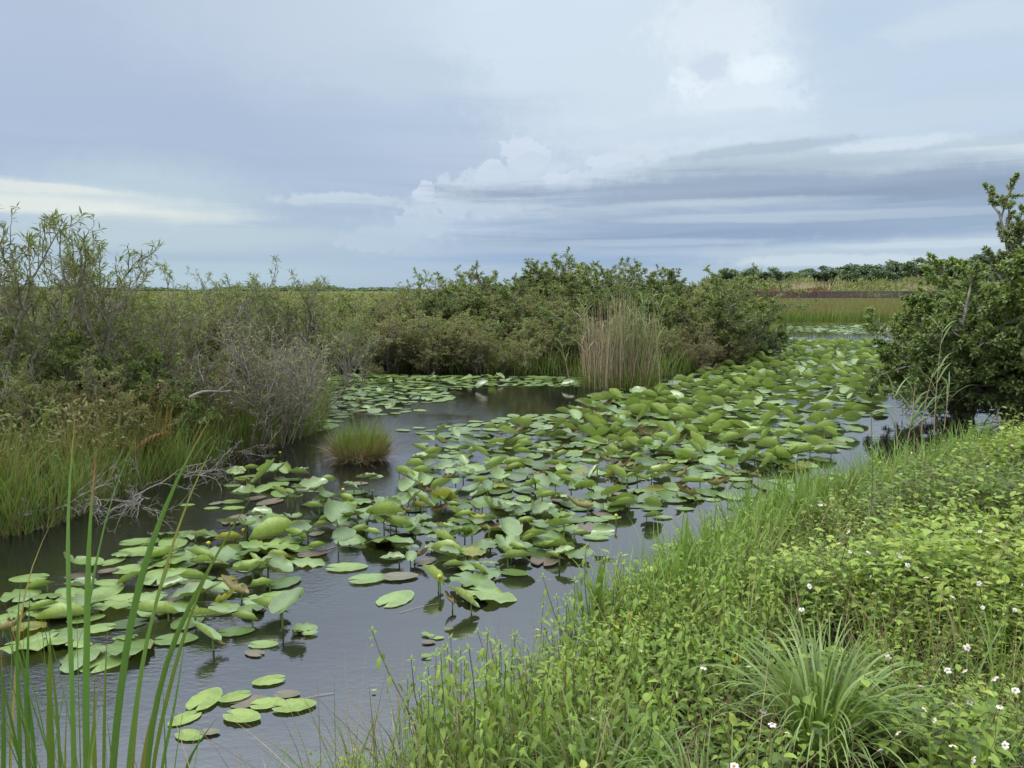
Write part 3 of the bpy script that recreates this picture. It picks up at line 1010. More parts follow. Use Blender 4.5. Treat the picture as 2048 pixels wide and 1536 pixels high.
def box(g, a, b, tint=.5):
    (x0, y0, z0), (x1, y1, z1) = a, b
    V = [(x0, y0, z0), (x1, y0, z0), (x1, y1, z0), (x0, y1, z0), (x0, y0, z1), (x1, y0, z1), (x1, y1, z1), (x0, y1, z1)]
    g.add(V, [(0, 3, 2, 1), (4, 5, 6, 7), (0, 1, 5, 4), (1, 2, 6, 5), (2, 3, 7, 6), (3, 0, 4, 7)], None, tint)


def boardwalk():
    rng = np.random.default_rng(8)
    root = empty('boardwalk', (0, 0, 0))
    tag(root, 'long weathered boardwalk with slatted reddish railings crossing the far marsh', 'boardwalk')
    A, B = np.array(U(1440, 580, 124)[:2]), np.array(U(2120, 580, 112)[:2])
    Lg = np.linalg.norm(B - A)
    ang = math.atan2(B[1] - A[1], B[0] - A[0])
    root.location = (A[0], A[1], 0)
    root.rotation_euler = (0, 0, ang)
    zd = 0.62
    g = G()
    n = int(Lg / .15)
    for i in range(n):
        box(g, (i * .15, -.05, zd - .04), (i * .15 + .14, 1.95, zd), rng.random())
    g.build('deck', M['woodgrey'], root, False)
    for sd, nm in ((0, 'near'), (1.9, 'far')):
        g = G()
        box(g, (0, sd - .08, zd + 1.10), (Lg, sd + .08, zd + 1.16), .8)
        box(g, (0, sd - .02, zd + .98), (Lg, sd + .02, zd + 1.08), .6)
        g.build('top_rail', M['woodgrey'], root, False)
        g = G()
        box(g, (0, sd - .02, zd + .10), (Lg, sd + .02, zd + .2), .5)
        g.build('bottom_rail', M['wood'], root, False)
        nb = int(Lg / 2.4)
        for b in range(nb):
            g = G()
            x0 = b * 2.4
            box(g, (x0 - .06, sd - .05, -.6), (x0 + .06, sd + .05, zd + 1.095), rng.random())
            g.build('post', M['wood'], root, False)
            g = G()
            for k in range(12):
                xx = x0 + .17 + k * .18
                box(g, (xx, sd - .045 + sd * .047, zd + .06), (xx + .09, sd - .022 + sd * .047, zd + 1.06), rng.random())
            g.build('railing_panel', M['wood'], root, False)
        g = G()
        box(g, (0, sd - .03, zd - .26), (Lg, sd + .03, zd - .045), .9)
        g.build('side_beam', M['woodgrey'], root, False)


far_trees()
distant_woods()
prairie()
boardwalk()


# ------------------------------------------------------------------ shrubs
def shrub_proto(seed, kind):
    rng = np.random.default_rng(seed)
    st, fo = G(), G()
    if kind == 'willow':       # thin grey stems, narrow leaves towards the tips
        S = dict(n=[7, 6, 5, 4], wig=[.11, .14, .17, .2], up=[.05, .10, .08, .05], taper=.45, rmin=.0015, max=3, kids=[6, 4, 2], ang=[(22, 50), (22, 50), (20, 55)], len=(.42, .62), rr=.5, **{'from': [.28, .2, .2]})
        stems, L0, r0, spread = 4, 1.75, .019, .42
        per, lsz, lw, leaf, lv = 8.0, .075, .17, LEAF3, 2
        sm, fm = M['bark'], M['willow']
    elif kind == 'bare':
        S = dict(n=[7, 6, 5, 4], wig=[.10, .15, .2, .22], up=[.05, .07, .04, .02], taper=.4, rmin=.0016, max=3, kids=[6, 4, 2], ang=[(15, 42), (18, 45), (20, 60)], len=(.42, .68), rr=.52, **{'from': [.15, .2, .2]})
        stems, L0, r0, spread = 9, 1.35, .013, .5
        per, lsz, lw, leaf, lv = 2.2, .06, .2, LEAF3, 3
        sm, fm = M['bark'], M['olive']
    elif kind == 'broad':      # glossy broad leaves
        S = dict(n=[6, 5, 4, 3], wig=[.12, .16, .2, .2], up=[.03, .08, .10, .05], taper=.45, rmin=.002, max=3, kids=[7, 4, 3], ang=[(30, 65), (25, 55), (25, 60)], len=(.42, .6), rr=.5, **{'from': [.15, .2, .2]})
        stems, L0, r0, spread = 5, 1.45, .022, .5
        per, lsz, lw, leaf, lv = 20, .058, .40, LEAF3, 2
        sm, fm = M['dark_bark'], M['glossy']
    elif kind == 'bushy':      # dense fine olive brown foliage, leafy to the ground
        S = dict(n=[6, 5, 4, 3], wig=[.10, .16, .2, .2], up=[.06, .10, .08, .05], taper=.45, rmin=.002, max=3, kids=[9, 4, 3], ang=[(25, 60), (25, 55), (25, 60)], len=(.4, .58), rr=.5, **{'from': [.04, .15, .2]})
        stems, L0, r0, spread = 8, 1.45, .015, .42
        per, lsz, lw, leaf, lv = 10.5, .055, .30, LEAF2, 2
        sm, fm = M['bark'], M['olive']
    elif kind == 'leafy':      # dense mid green
        S = dict(n=[6, 5, 4, 3], wig=[.10, .16, .2, .2], up=[.05, .10, .08, .05], taper=.45, rmin=.002, max=3, kids=[9, 4, 3], ang=[(25, 60), (25, 55), (25, 60)], len=(.4, .6), rr=.5, **{'from': [.10, .15, .2]})
        stems, L0, r0, spread = 7, 1.45, .018, .5
        per, lsz, lw, leaf, lv = 15, .062, .40, LEAF2, 2
        sm, fm = M['bark'], M['green']
    out = []
    for k in range(stems):
        a = k * 2.4 + rng.random()
        t = spread * (0.25 + rng.random())
        d = np.array([math.cos(a) * t, math.sin(a) * t, 1.0])
        o = np.array([math.cos(a), math.sin(a), 0]) * rng.uniform(.03, .16)
        grow(rng, o, d / np.linalg.norm(d), L0 * rng.uniform(.75, 1.1), r0 * rng.uniform(.7, 1.2), 0, S, out)
    top = max(p[0][:, 2].max() for p in out)
    tubes(st, out, 5)
    p, d = leaf_sites(rng, out, lv, per, .12 if kind == 'bushy' else .3)
    n = len(p)
    dirs = unit(d * .7 + rng.normal(0, .6, (n, 3)) + np.array([0, 0, .12 if kind in ('broad', 'leafy') else -.1]))
    s = rng.uniform(.6, 1.25, n) * lsz
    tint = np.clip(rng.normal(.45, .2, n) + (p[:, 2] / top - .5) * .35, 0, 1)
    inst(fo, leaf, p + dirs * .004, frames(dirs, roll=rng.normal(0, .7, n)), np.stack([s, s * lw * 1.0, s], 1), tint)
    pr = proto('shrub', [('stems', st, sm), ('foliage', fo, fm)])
    return pr, top


SH = {}
for kind, seeds in (('willow', (11, 12, 13, 14)), ('bare', (21, 22, 23)), ('broad', (31, 32, 33)), ('bushy', (41, 42, 43)), ('leafy', (51, 52))):
    SH[kind] = [shrub_proto(s, kind) for s in seeds]
SHN = {'willow': 'thin-stemmed narrow-leaved shrub', 'bare': 'fanned grey-twigged shrub', 'broad': 'glossy broad-leaved shrub',
       'bushy': 'dense olive-brown bush', 'leafy': 'dense mid-green leafy bush'}
REC = []      # (object, description, x, y) to be labelled by where it stands


def shrub(px, Y, top, kind, var, zone, wide=1.0, rng=np.random.default_rng(77)):
    pr, h0 = SH[kind][var % len(SH[kind])]
    h = HC + (580 - top) * Y / F
    x = (px - 1024) / F * Y
    s = h / h0
    o = place(pr, (x, Y, gz(x, Y) - .03), rng.uniform(0, 6.28), (s * wide, s * wide, s), tilt=(rng.normal(0, .04), rng.normal(0, .04)))
    REC.append((o, SHN[kind], kind, zone, px))
    return o


# left shore, front rows (photograph column, distance, top row)
for a in [(15, 8.2, 432, 'willow', 0), (95, 9.2, 462, 'willow', 1), (175, 8.4, 478, 'willow', 3), (250, 9.0, 528, 'willow', 0), (-60, 7.5, 420, 'willow', 1), (330, 10.0, 578, 'willow', 3),
          (405, 10.6, 538, 'willow', 2), (455, 11.5, 548, 'willow', 3), (590, 11.6, 545, 'willow', 1), (640, 13.0, 560, 'willow', 2), (520, 12.5, 565, 'willow', 0), (700, 15.0, 565, 'willow', 3),
          (490, 9.0, 590, 'bare', 0), (545, 9.3, 640, 'bare', 1), (575, 9.9, 600, 'bare', 2),  
          (110, 8.2, 650, 'broad', 0), (40, 7.4, 745, 'broad', 1), (350, 8.6, 735, 'broad', 2), (-30, 6.9, 640, 'willow', 2), (215, 8.3, 670, 'leafy', 0), (280, 9.0, 650, 'bushy', 1), (440, 10.5, 650, 'leafy', 1), (60, 7.7, 640, 'willow', 3), (160, 7.6, 700, 'bushy', 2), (0, 7.0, 720, 'bushy', 0), (380, 9.2, 640, 'willow', 1), (320, 8.4, 700, 'willow', 2)]:
    shrub(*a, 'left shore', 1.0 if a[3] != 'bare' else 1.25)
# left shore, thick scrub behind
rs = np.random.default_rng(91)
for i in range(44):
    Y = 10.5 + 15 * rs.random() ** 1.2
    px = rs.uniform(-120, 720)
    x = (px - 1024) / F * Y
    if dist(LEFT, np.array([x]), np.array([Y]))[0] < .6:
        continue
    kind = ('bushy', 'leafy', 'willow', 'bushy', 'leafy')[i % 5]
    shrub(px, Y, rs.uniform(590, 625) if px > 250 else rs.uniform(570, 610), kind, i, 'scrub behind the left shore', 1.25)
# middle island
for a in [(660, 17.6, 640, 'bushy', 0), (720, 17.8, 610, 'bushy', 1), (775, 18.2, 588, 'bushy', 2), (830, 18.0, 570, 'bushy', 0), (885, 18.0, 548, 'bushy', 1), (940, 18.4, 545, 'leafy', 0),
          (905, 19.6, 535, 'leafy', 1), (985, 18.1, 545, 'bushy', 2), (1035, 18.3, 530, 'leafy', 1), (1075, 19.2, 510, 'leafy', 0), (1100, 18.1, 520, 'leafy', 0), (1150, 18.2, 530, 'broad', 1),
          (1140, 19.5, 512, 'bushy', 1), (1200, 18.4, 530, 'leafy', 1), (1245, 19.0, 527, 'bushy', 2), (1295, 18.3, 532, 'leafy', 0), (1345, 18.8, 535, 'leafy', 0), (1390, 19.4, 555, 'leafy', 1),
          (1425, 19.5, 540, 'leafy', 1), (1460, 20.4, 552, 'leafy', 0), (1500, 21.5, 585, 'broad', 2), (1525, 22.6, 620, 'leafy', 0), (1440, 20.0, 590, 'bushy', 2), (1385, 18.6, 620, 'bushy', 0),
          (1320, 18.0, 640, 'bushy', 1), (1060, 17.7, 640, 'bushy', 2), (960, 17.7, 620, 'bushy', 0), (1130, 17.7, 650, 'bushy', 1), (1190, 17.8, 640, 'bushy', 2), (860, 17.7, 650, 'bushy', 1),
          (745, 17.5, 680, 'bushy', 0), (1005, 17.6, 690, 'bushy', 1), (1250, 18.0, 650, 'bushy', 0), (1475, 20.8, 640, 'bushy', 1), (1410, 19.3, 680, 'bushy', 2), (690, 19.5, 600, 'leafy', 1), (800, 20.5, 585, 'leafy', 0)]:
    px, Y, top, kd, vr = a
    if top < 600 and px < 1420:
        Y = Y + 6.0 + (vr * 1.7)
    shrub(px, Y, top, kd, vr, 'middle island', 1.35)
for i in range(26):
    px = 640 + i * 33 + rs.uniform(-10, 10)
    shrub(px, 17.9 + rs.uniform(0, 1.8), rs.uniform(600, 650) if px < 950 else rs.uniform(605, 690), 'bushy' if i % 3 else 'leafy', i, 'middle island', 1.5)
for i in range(16):
    px = 660 + i * 52 + rs.uniform(-15, 15)
    top = 590 if px < 800 else 560
    shrub(px, rs.uniform(20, 22), top + rs.uniform(0, 25), 'bushy' if i % 2 else 'leafy', i, 'middle island', 1.4)
for i in range(14):
    Y = rs.uniform(22, 34)
    px = rs.uniform(560, 1380)
    shrub(px, Y, rs.uniform(578, 590), ('bushy', 'leafy')[i % 2], i, 'prairie behind the middle island', 1.4)


# ------------------------------------------------------------------ trees on the right
def big_tree(name, base, h, lean, seed, fm, lsz, lw, per, stems, spread, label, S, top_only=False, L0=1.9):
    rng = np.random.default_rng(seed)
    st, fo = G(), G()
    out = []
    for k in range(stems):
        a = k * 2.4 + rng.random()
        t = spread * (0.25 + rng.random())
        d = np.array([math.cos(a) * t + lean[0], math.sin(a) * t + lean[1], 1.0])
        grow(rng, np.array([math.cos(a), math.sin(a), 0]) * .1, d / np.linalg.norm(d), L0 * rng.uniform(.8, 1.1), .05 * rng.uniform(.7, 1.1), 0, S, out)
    top = max(p[0][:, 2].max() for p in out)
    k_ = h / top
    out = [(p * k_, a, b, l) for p, a, b, l in out]
    tubes(st, out, 6)
    p, d = leaf_sites(rng, out, 2, per, .32)
    n = len(p)
    dirs = unit(d * .7 + rng.normal(0, .6, (n, 3)) + np.array([0, 0, .15]))
    s = rng.uniform(.6, 1.25, n) * lsz
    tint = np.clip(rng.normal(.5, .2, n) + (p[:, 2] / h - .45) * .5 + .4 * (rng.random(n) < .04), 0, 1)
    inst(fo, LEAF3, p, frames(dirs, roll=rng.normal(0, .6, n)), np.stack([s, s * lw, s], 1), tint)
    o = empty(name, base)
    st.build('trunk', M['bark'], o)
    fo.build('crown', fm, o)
    return tag(o, label, 'tree')


ST = dict(n=[6, 6, 5, 4], wig=[.12, .16, .2, .2], up=[.00, .05, .07, .03], taper=.4, rmin=.002, max=3, kids=[10, 6, 4], ang=[(35, 80), (25, 60), (25, 60)], len=(.42, .62), rr=.5, **{'from': [.08, .15, .15]})
b = U(2066, 580, 10.4)
big_tree('pond_tree', (b[0], 10.4, -.08), 2.5, (-.26, .0), 61, M['glossy'], .062, .46, 44, 9, .72, 'wide glossy-leaved tree leaning out over the channel from the bank', ST)
b = U(2165, 580, 10.0)
big_tree('pond_tree', (b[0], 10.0, .05), 2.6, (-.2, .0), 62, M['glossy'], .075, .44, 26, 8, .7, 'glossy-leaved tree at the frame edge behind the weedy bank', ST)
SU = dict(n=[8, 6, 5, 4], wig=[.05, .14, .18, .2], up=[.08, .10, .08, .05], taper=.4, rmin=.002, max=3, kids=[15, 6, 4], ang=[(30, 65), (25, 50), (25, 60)], len=(.22, .34), rr=.42, **{'from': [.25, .15, .15]})
b = U(2078, 580, 12.6)
big_tree('tall_tree', (b[0], 12.6, .0), 3.75, (-.02, 0), 63, M['silver'], .06, .5, 24, 4, .16, 'tall silvery-leaved tree rising above the glossy tree', SU, L0=2.8)
b = U(2150, 580, 12.2)
big_tree('tall_tree', (b[0], 12.2, .0), 3.5, (.0, 0), 64, M['silver'], .06, .5, 24, 4, .2, 'silvery tree mostly cut off by the frame edge', SU, L0=2.6)


b = U(1945, 580, 11.4)
big_tree('pond_tree', (b[0], 11.4, -.08), 1.95, (-.22, .0), 66, M['glossy'], .06, .46, 34, 7, .7, 'lower glossy-leaved tree reaching furthest left over the channel', ST)


# ------------------------------------------------------------------ shore grass, ferns, brushwood
def strip_grass(name, pixels, inland, n, h, w, mat, label, seed, Ymax=60, lean=.5, lo=-.12, tint=None, clump=0.0):
    rng = np.random.default_rng(seed)
    pts = np.array(W2(pixels))
    seg = np.linalg.norm(np.diff(pts, axis=0), axis=1)
    wgt = seg / np.maximum(pts[:-1, 1], 3) ** .5
    i = rng.choice(len(seg), n, p=wgt / wgt.sum())
    p = pts[i] + (pts[i + 1] - pts[i]) * rng.random((n, 1))
    tg = (pts[i + 1] - pts[i]) / seg[i][:, None]
    nr = np.stack([-tg[:, 1], tg[:, 0]], 1)
    p = p + nr * (lo + rng.random((n, 1)) ** 1.3 * inland)
    if clump:
        ph = np.sin(p[:, 0] * 7.1 + 2 * np.sin(p[:, 1] * 5.3)) + np.sin(p[:, 1] * 9.7 + p[:, 0] * 3.1)
        k = ph > rng.uniform(-2, 2 * clump, n)
        p = p[k]
        n = len(p)
    z = height(p[:, 0], p[:, 1])
    k = z > -.12
    p, z = p[k], z[k]
    n = len(p)
    g = G()
    blades(g, rng, np.column_stack([p, z - .02]), rng.uniform(h[0], h[1], n), rng.uniform(w[0], w[1], n), rng.uniform(0, lean, n), rng.uniform(.0, 1.1, n), rng.uniform(0, 6.28, n), 5,
           np.clip(rng.normal(.55 if tint is None else tint, .22, n), 0, 1))
    return tag(g.build(name, mat), label, 'grass', kind='stuff')


LS = [(-80, 1085), (60, 1060), (190, 1010), (330, 960), (455, 915), (540, 892), (625, 862), (640, 825), (622, 790), (600, 762)]
strip_grass('shore_grass', LS, 2.4, 60000, (.25, .75), (.004, .008), M['grass'], 'green grass growing among the shrubs of the left shore', 101, clump=.8, tint=.27)
strip_grass('tall_marsh_grass', LS, 4.5, 34000, (.45, 1.05), (.004, .009), M['grass'], 'tall olive and tan marsh grass standing between the left shore shrubs', 104, clump=.7, tint=.3, lo=.15)
strip_grass('dry_thatch', LS, .7, 9000, (.12, .35), (.003, .006), M['straw'], 'brown dead grass thatch along the left shore edge', 102, lean=1.3, clump=.7)
IS = [(600, 762), (640, 748), (800, 742), (1000, 747), (1160, 752), (1330, 752), (1440, 735), (1500, 708), (1530, 690), (1540, 672), (1535, 655)]
strip_grass('island_grass', IS, 1.6, 16000, (.3, .85), (.008, .016), M['marsh'], 'dull green grass along the foot of the middle island bushes', 103, clump=.6)


def undergrowth():
    """leafy ground layer that fills the left shore between the shrub stems"""
    rng = np.random.default_rng(111)
    tp = []
    for k in range(6):
        g = G()
        n = 46
        a = rng.uniform(0, 6.28, n)
        r = rng.random(n) ** .7 * .22
        z = rng.random(n) * .48 + .05
        p = np.stack([r * np.cos(a), r * np.sin(a), z], 1)
        d = unit(np.stack([np.cos(a), np.sin(a), rng.normal(.3, .5, n)], 1))
        s = rng.uniform(.026, .052, n)
        inst(g, LEAF3, p, frames(d, roll=rng.normal(0, .5, n)), np.stack([s, s * rng.choice([.2, .36], n), s], 1), rng.random(n))
        tp.append(g)
    g = G()
    gr = G()
    gl = G()
    for k in range(6):
        n = 900
        px = rng.uniform(-200, 700, n)
        Y = rng.uniform(5.6, 17, n)
        x = (px - 1024) / F * Y
        m = dist(LEFT, x, Y) > .25
        x, Y = x[m], Y[m]
        n = len(x)
        nz = np.sin(x * 2.1 + np.sin(Y * 1.9) * 1.5) + np.sin(Y * 2.7 + x)
        s = rng.uniform(.7, 1.5, n)
        pos = np.stack([x, Y, height(x, Y)], 1)
        sel = [nz > .4, (nz <= .4) & (nz > -.75), nz <= -.75]
        for tgt, q in zip((g, gl, gr), sel):
            scatter(tgt, tp[k], pos[q], rng.uniform(0, 6.28, q.sum()), np.stack([s[q], s[q], s[q] * 1.15], 1), rng.normal(0, .15, q.sum()))
    tag(g.build('green_undergrowth', M['green']), 'low green leafy undergrowth between the left shore shrubs', 'undergrowth', kind='stuff')
    tag(gl.build('olive_undergrowth', M['olive']), 'low olive undergrowth between the left shore shrubs', 'undergrowth', kind='stuff')
    tag(gr.build('rusty_undergrowth', M['rust']), 'low rusty brown undergrowth between the left shore shrubs', 'undergrowth', kind='stuff')


undergrowth()


def fern_proto(seed):
    rng = np.random.default_rng(seed)
    g = G()
    for k in range(11):
        a = k * 2.4 + rng.random()
        n = 16
        t = np.linspace(.12, 1, n)
        L = rng.uniform(.45, .7)
        phi = .25 + 1.3 * t ** 1.5
        h = np.cumsum(np.sin(phi)) * L / n
        v = np.cumsum(np.cos(phi)) * L / n
        c = np.stack([h * math.cos(a), h * math.sin(a), v], 1)
        tubes(g, [(c, .003, .001, 1)], 3, .2)
        for sd in (-1, 1):
            d = unit(np.stack([-math.sin(a) * sd + .5 * math.cos(a) + 0 * t, math.cos(a) * sd + .5 * math.sin(a) + 0 * t, -.15 + 0 * t], 1))
            s = .13 * np.sin(np.minimum(t * 1.05, 1) * PI * .92 + .2) + .02
            inst(g, LEAF2, c, frames(d), np.stack([s, s * .24, s], 1), rng.random(n) * .8)
    return g


fp = [proto('fern', [('fronds', fern_proto(s), M['rust'])]) for s in (1, 2, 3)]
for i, (px, py) in enumerate([(90, 960), (130, 940), (250, 930), (60, 900), (300, 905), (350, 890), (200, 880), (20, 985), (400, 880), (440, 870)]):
    q = P(px, py, .15)
    o = place(fp[i % 3], (q[0], q[1], gz(q[0], q[1])), i * 1.7, 1.0 + .15 * (i % 3), group='rusty ferns on the left shore')
    REC.append((o, 'rust-brown fern clump', 'fern', 'left shore', px))


def brush(px, py, reach, ang, seed, label):
    """dead grey branches leaning out over the water"""
    rng = np.random.default_rng(seed)
    S = dict(n=[8, 6, 5, 4], wig=[.14, .22, .25, .3], up=[-.04, -.02, .0, .0], taper=.35, rmin=.0016, max=3, kids=[5, 3, 2], ang=[(20, 60), (25, 65), (25, 70)], len=(.4, .62), rr=.55, **{'from': [.15, .1, .1]})
    q = P(px, py, .1)
    out = []
    for k in range(3):
        a = ang + rng.normal(0, .45)
        d = np.array([math.cos(a), math.sin(a), rng.uniform(.25, .9)])
        grow(rng, np.array([rng.normal(0, .12), rng.normal(0, .12), 0]), d / np.linalg.norm(d), reach * rng.uniform(.45, .85), .006, 0, S, out)
    for p in out:
        m = p[0][:, 2] < -q[2] - .05
        p[0][m, 2] = -q[2] - .05
    g = G()
    tubes(g, out, 4, rng.uniform(.2, .8))
    o = g.build('dead_branches', M['pale_bark' if seed % 2 else 'bark'])
    o.location = tuple(q)
    tag(o, label, 'dead branches', 'dead brushwood along the left shore')


brush(330, 990, 1.0, -.6, 201, 'bleached tangle of dead twigs leaning over the water beside the curled pads')
brush(400, 950, .9, -.4, 202, 'grey dead branches at the point of the left shore')
brush(250, 1010, .9, -1.2, 203, 'pale dead branches reaching down to the dark water behind the cattail blades')
brush(120, 1020, .8, -1.0, 205, 'bare twigs hanging over the black water near the frame edge')
brush(470, 905, .8, -.2, 204, 'grey twig tangle between the shore grass and the tussock channel')
brush(620, 830, .9, -.3, 206, 'dead branch drooping into the lily pads above the tussock')
brush(700, 815, .4, .3, 208, 'small dead twigs standing among flat pads beyond the tussock')
# the pale fallen branch lying in the shore scrub
rng = np.random.default_rng(9)
g = G()
a, b_ = U(378, 795, 8.3), U(462, 776, 8.6)
pp = np.array([a + (b_ - a) * t + np.array([0, 0, .03 * math.sin(t * 5)]) for t in np.linspace(0, 1, 7)])
tubes(g, [(pp, .018, .010, 0), (np.array([pp[4], pp[4] + (.15, .05, .12)]), .007, .004, 1)], 6, .95)
tag(g.build('fallen_branch', M['pale_bark']), 'white bleached branch lying across the left shore shrubs', 'branch')


# ------------------------------------------------------------------ lily pads
def padtpl(rng, rows=11, cols=5, kn=0.0, kf=0.0, cup=0.0, wav=.012, tipc=0.0, bend=0.0, tear=0.0, wid=.33, pt=0.0):
    """one leaf, total length 1, its stalk joint at the origin, tip along +x, near half at -y; kn / kf curl the two halves upward (radians at the margin)"""
    V, Q = [], []
    u = -.23 + (1 - np.cos(np.linspace(0, PI, rows))) / 2
    ph = rng.uniform(0, 6.28, 4)
    for sd, k in ((-1, kn), (1, kf)):
        st = len(V)
        for i, uu in enumerate(u):
            w = wid * max(0.0, 1 - abs((uu - .22) / (.55 if uu > .22 else .46)) ** (1.9 if uu > .22 else 2.4)) ** ((.62 if uu > .22 else .5) + pt) + .004
            w *= 1 + .03 * math.sin(uu * 23 + ph[0]) + .02 * math.sin(uu * 51 + ph[1])
            if tear and .2 < uu < .75 and math.sin(uu * 17 + ph[2]) > .55 and sd < 0:
                w *= 1 - tear * .35
            vin = .26 * (-uu) if uu < 0 else 0.0
            if uu < -.16:
                w = max(w, vin + .03)
            w = max(w, vin + .002)
            for j in range(cols):
                t = j / (cols - 1)
                v = vin + (w - vin) * t
                f = v / wid
                if abs(k) > 1e-3:
                    a = k * f
                    y = math.sin(a) / k * wid
                    z = (1 - math.cos(a)) / k * wid
                else:
                    y, z = v, 0.0
                z += cup * (uu * uu * 1.4 + v * v * 2.2) + wav * f * f * math.sin(uu * 19 + ph[3] + sd) + tipc * max(uu - .35, 0) ** 2
                z += bend * uu * uu
                V.append((uu, sd * y, z, uu, sd * v))
        for i in range(rows - 1):
            for j in range(cols - 1):
                a = st + i * cols + j
                q = (a, a + cols, a + cols + 1, a + 1)
                Q.append(q if sd > 0 else q[::-1])
    V = np.array(V)
    return V[:, :3], np.array(Q), np.column_stack([V[:, 3:5], np.zeros(len(V))])


RP = np.random.default_rng(303)
SHAPES = {'F': [], 'T': [], 'B': [], 'C': [], 'K': [], 'D': []}
LOW = {k: [] for k in SHAPES}
for i in range(9):
    for dst, rw, cl in ((SHAPES, 13, 6), (LOW, 7, 3)):
        r = np.random.default_rng(1000 + i)
        dst['F'].append(padtpl(r, rw, cl, 0, 0, .0, .006, wid=r.uniform(.30, .37)))
        dst['T'].append(padtpl(r, rw, cl, r.uniform(1.6, 2.3), r.uniform(.0, .5), .0, .012, bend=r.uniform(.1, .3), tear=.8 * (i % 4 == 1), wid=.36, pt=.22))         # near half curled up and over
        dst['B'].append(padtpl(r, rw, cl, r.uniform(.8, 1.7), r.uniform(.4, 1.5), .0, .030, bend=r.uniform(.05, .45), wid=.39, pt=.28))     # both halves up, like a boat
        dst['C'].append(padtpl(r, rw, cl, r.uniform(.5, 1.3), r.uniform(.3, 1.2), .16, .045, tipc=r.uniform(-.6, .4), wid=.38))          # shallow cup
        dst['K'].append(padtpl(r, rw, cl, r.uniform(-.5, .6), r.uniform(-.4, .7), -.02, .05, tipc=r.uniform(-.5, .1), bend=-.12, wid=.37, tear=.8 * (i % 5 == 2)))  # lying, edges drooping
        dst['D'].append(padtpl(r, rw, cl, r.uniform(2.2, 3.4), r.uniform(2.0, 3.0), .2, .09, tipc=1.0, bend=.4, tear=.9, wid=.34))    # withered and rolled
MC = {}


def padmesh(kind, i, mat):
    k = (kind, i % 9, mat)
    if k not in MC:
        V, Q, uv = SHAPES[kind][i % 9]
        g = G().add(V, Q, None, .5, uv)
        MC[k] = g.mesh('blade', M[mat])
    return MC[k]


tg_ = G()
tubes(tg_, [(np.array([(0, 0, 1.0), (.004, 0, .6), (0, .01, .2), (.0, 0, -.4)]), 1, 1, 0)], 6)
STK = {}
for nm in ('stalk',):
    me = tg_.mesh('stalk', M[nm])
PADS = []        # (kind, mat, x, y, size, yaw, h, roll, pitch, var)


def rot(V, yaw, roll, pitch):
    cr, sr = math.cos(roll), math.sin(roll)
    V = V @ np.array([[1, 0, 0], [0, cr, -sr], [0, sr, cr]]).T
    cp, sp = math.cos(pitch), math.sin(pitch)
    V = V @ np.array([[cp, 0, sp], [0, 1, 0], [-sp, 0, cp]]).T
    cy, sy = math.cos(yaw), math.sin(yaw)
    return V @ np.array([[cy, -sy, 0], [sy, cy, 0], [0, 0, 1]]).T


def addpad(kind, px, py, w, ang=None, mat='pad', h=None):
    """kind, centre in the photograph, width there; ang tilts curled pads in the picture, turns flat ones"""
    r = RP
    if h is None:
        h = {'F': .006, 'T': r.uniform(.03, .07), 'B': r.uniform(.06, .12), 'C': r.uniform(.05, .12), 'K': .035, 'D': .04}[kind]
    q = P(px, py, h + .02)
    d = q[1]
    width = w * d / F
    roll = pitch = 0.0
    if kind in ('F', 'K', 'C'):
        yaw = R(ang) if ang is not None else r.uniform(0, 6.28)
        T = width / math.hypot(math.cos(yaw), .66 * math.sin(yaw))
        if kind == 'K':
            roll, pitch = r.normal(0, .10), r.normal(-.05, .08)
        if kind == 'C':
            roll, pitch = r.normal(0, .28), r.normal(0, .22)
            T = width / math.hypot(math.cos(yaw), .78 * math.sin(yaw))
    else:
        a = R(ang) if ang is not None else r.normal(0, .25)
        flip = r.random() < .5
        yaw = (PI if flip else 0) + r.normal(0, .22) + a * .35
        pitch = (a if flip else -a) * .8
        T = width * 1.04
        roll = r.uniform(-.4, -.1) if kind == 'T' else r.uniform(-1.05, -.45)
        if flip:
            roll = -roll
        if kind == 'D':
            roll = r.normal(0, .4)
        kind = kind + ('-' if flip else '+')
    # keep it above the water: raise by whatever would dip under
    V = SHAPES[kind[0]][0][0]
    if kind[-1] == '-':
        V = V * (1, -1, 1)
    z = rot(V * T, yaw, roll, pitch)[:, 2].min()
    h = max(h, .008 - z - (.01 if kind[0] in 'TK' else 0)) if kind[0] != 'F' else h
    off = rot(np.array([[.27 * T, 0, 0]]), yaw, roll, pitch)[0]
    PADS.append((kind, mat, q[0] - off[0], q[1] - off[1], T, yaw, h, roll, pitch, int(r.integers(0, 9))))


def addmany(s):
    for ln in s.strip().split('\n'):
        t = ln.split()
        if len(t) < 4:
            continue
        addpad(t[0], float(t[1]), float(t[2]), float(t[3]), float(t[4]) if len(t) > 4 and t[4] != '-' else None, *(['pad' if t[5] == '-' else t[5]] if len(t) > 5 else []), **({'h': float(t[6])} if len(t) > 6 else {}))


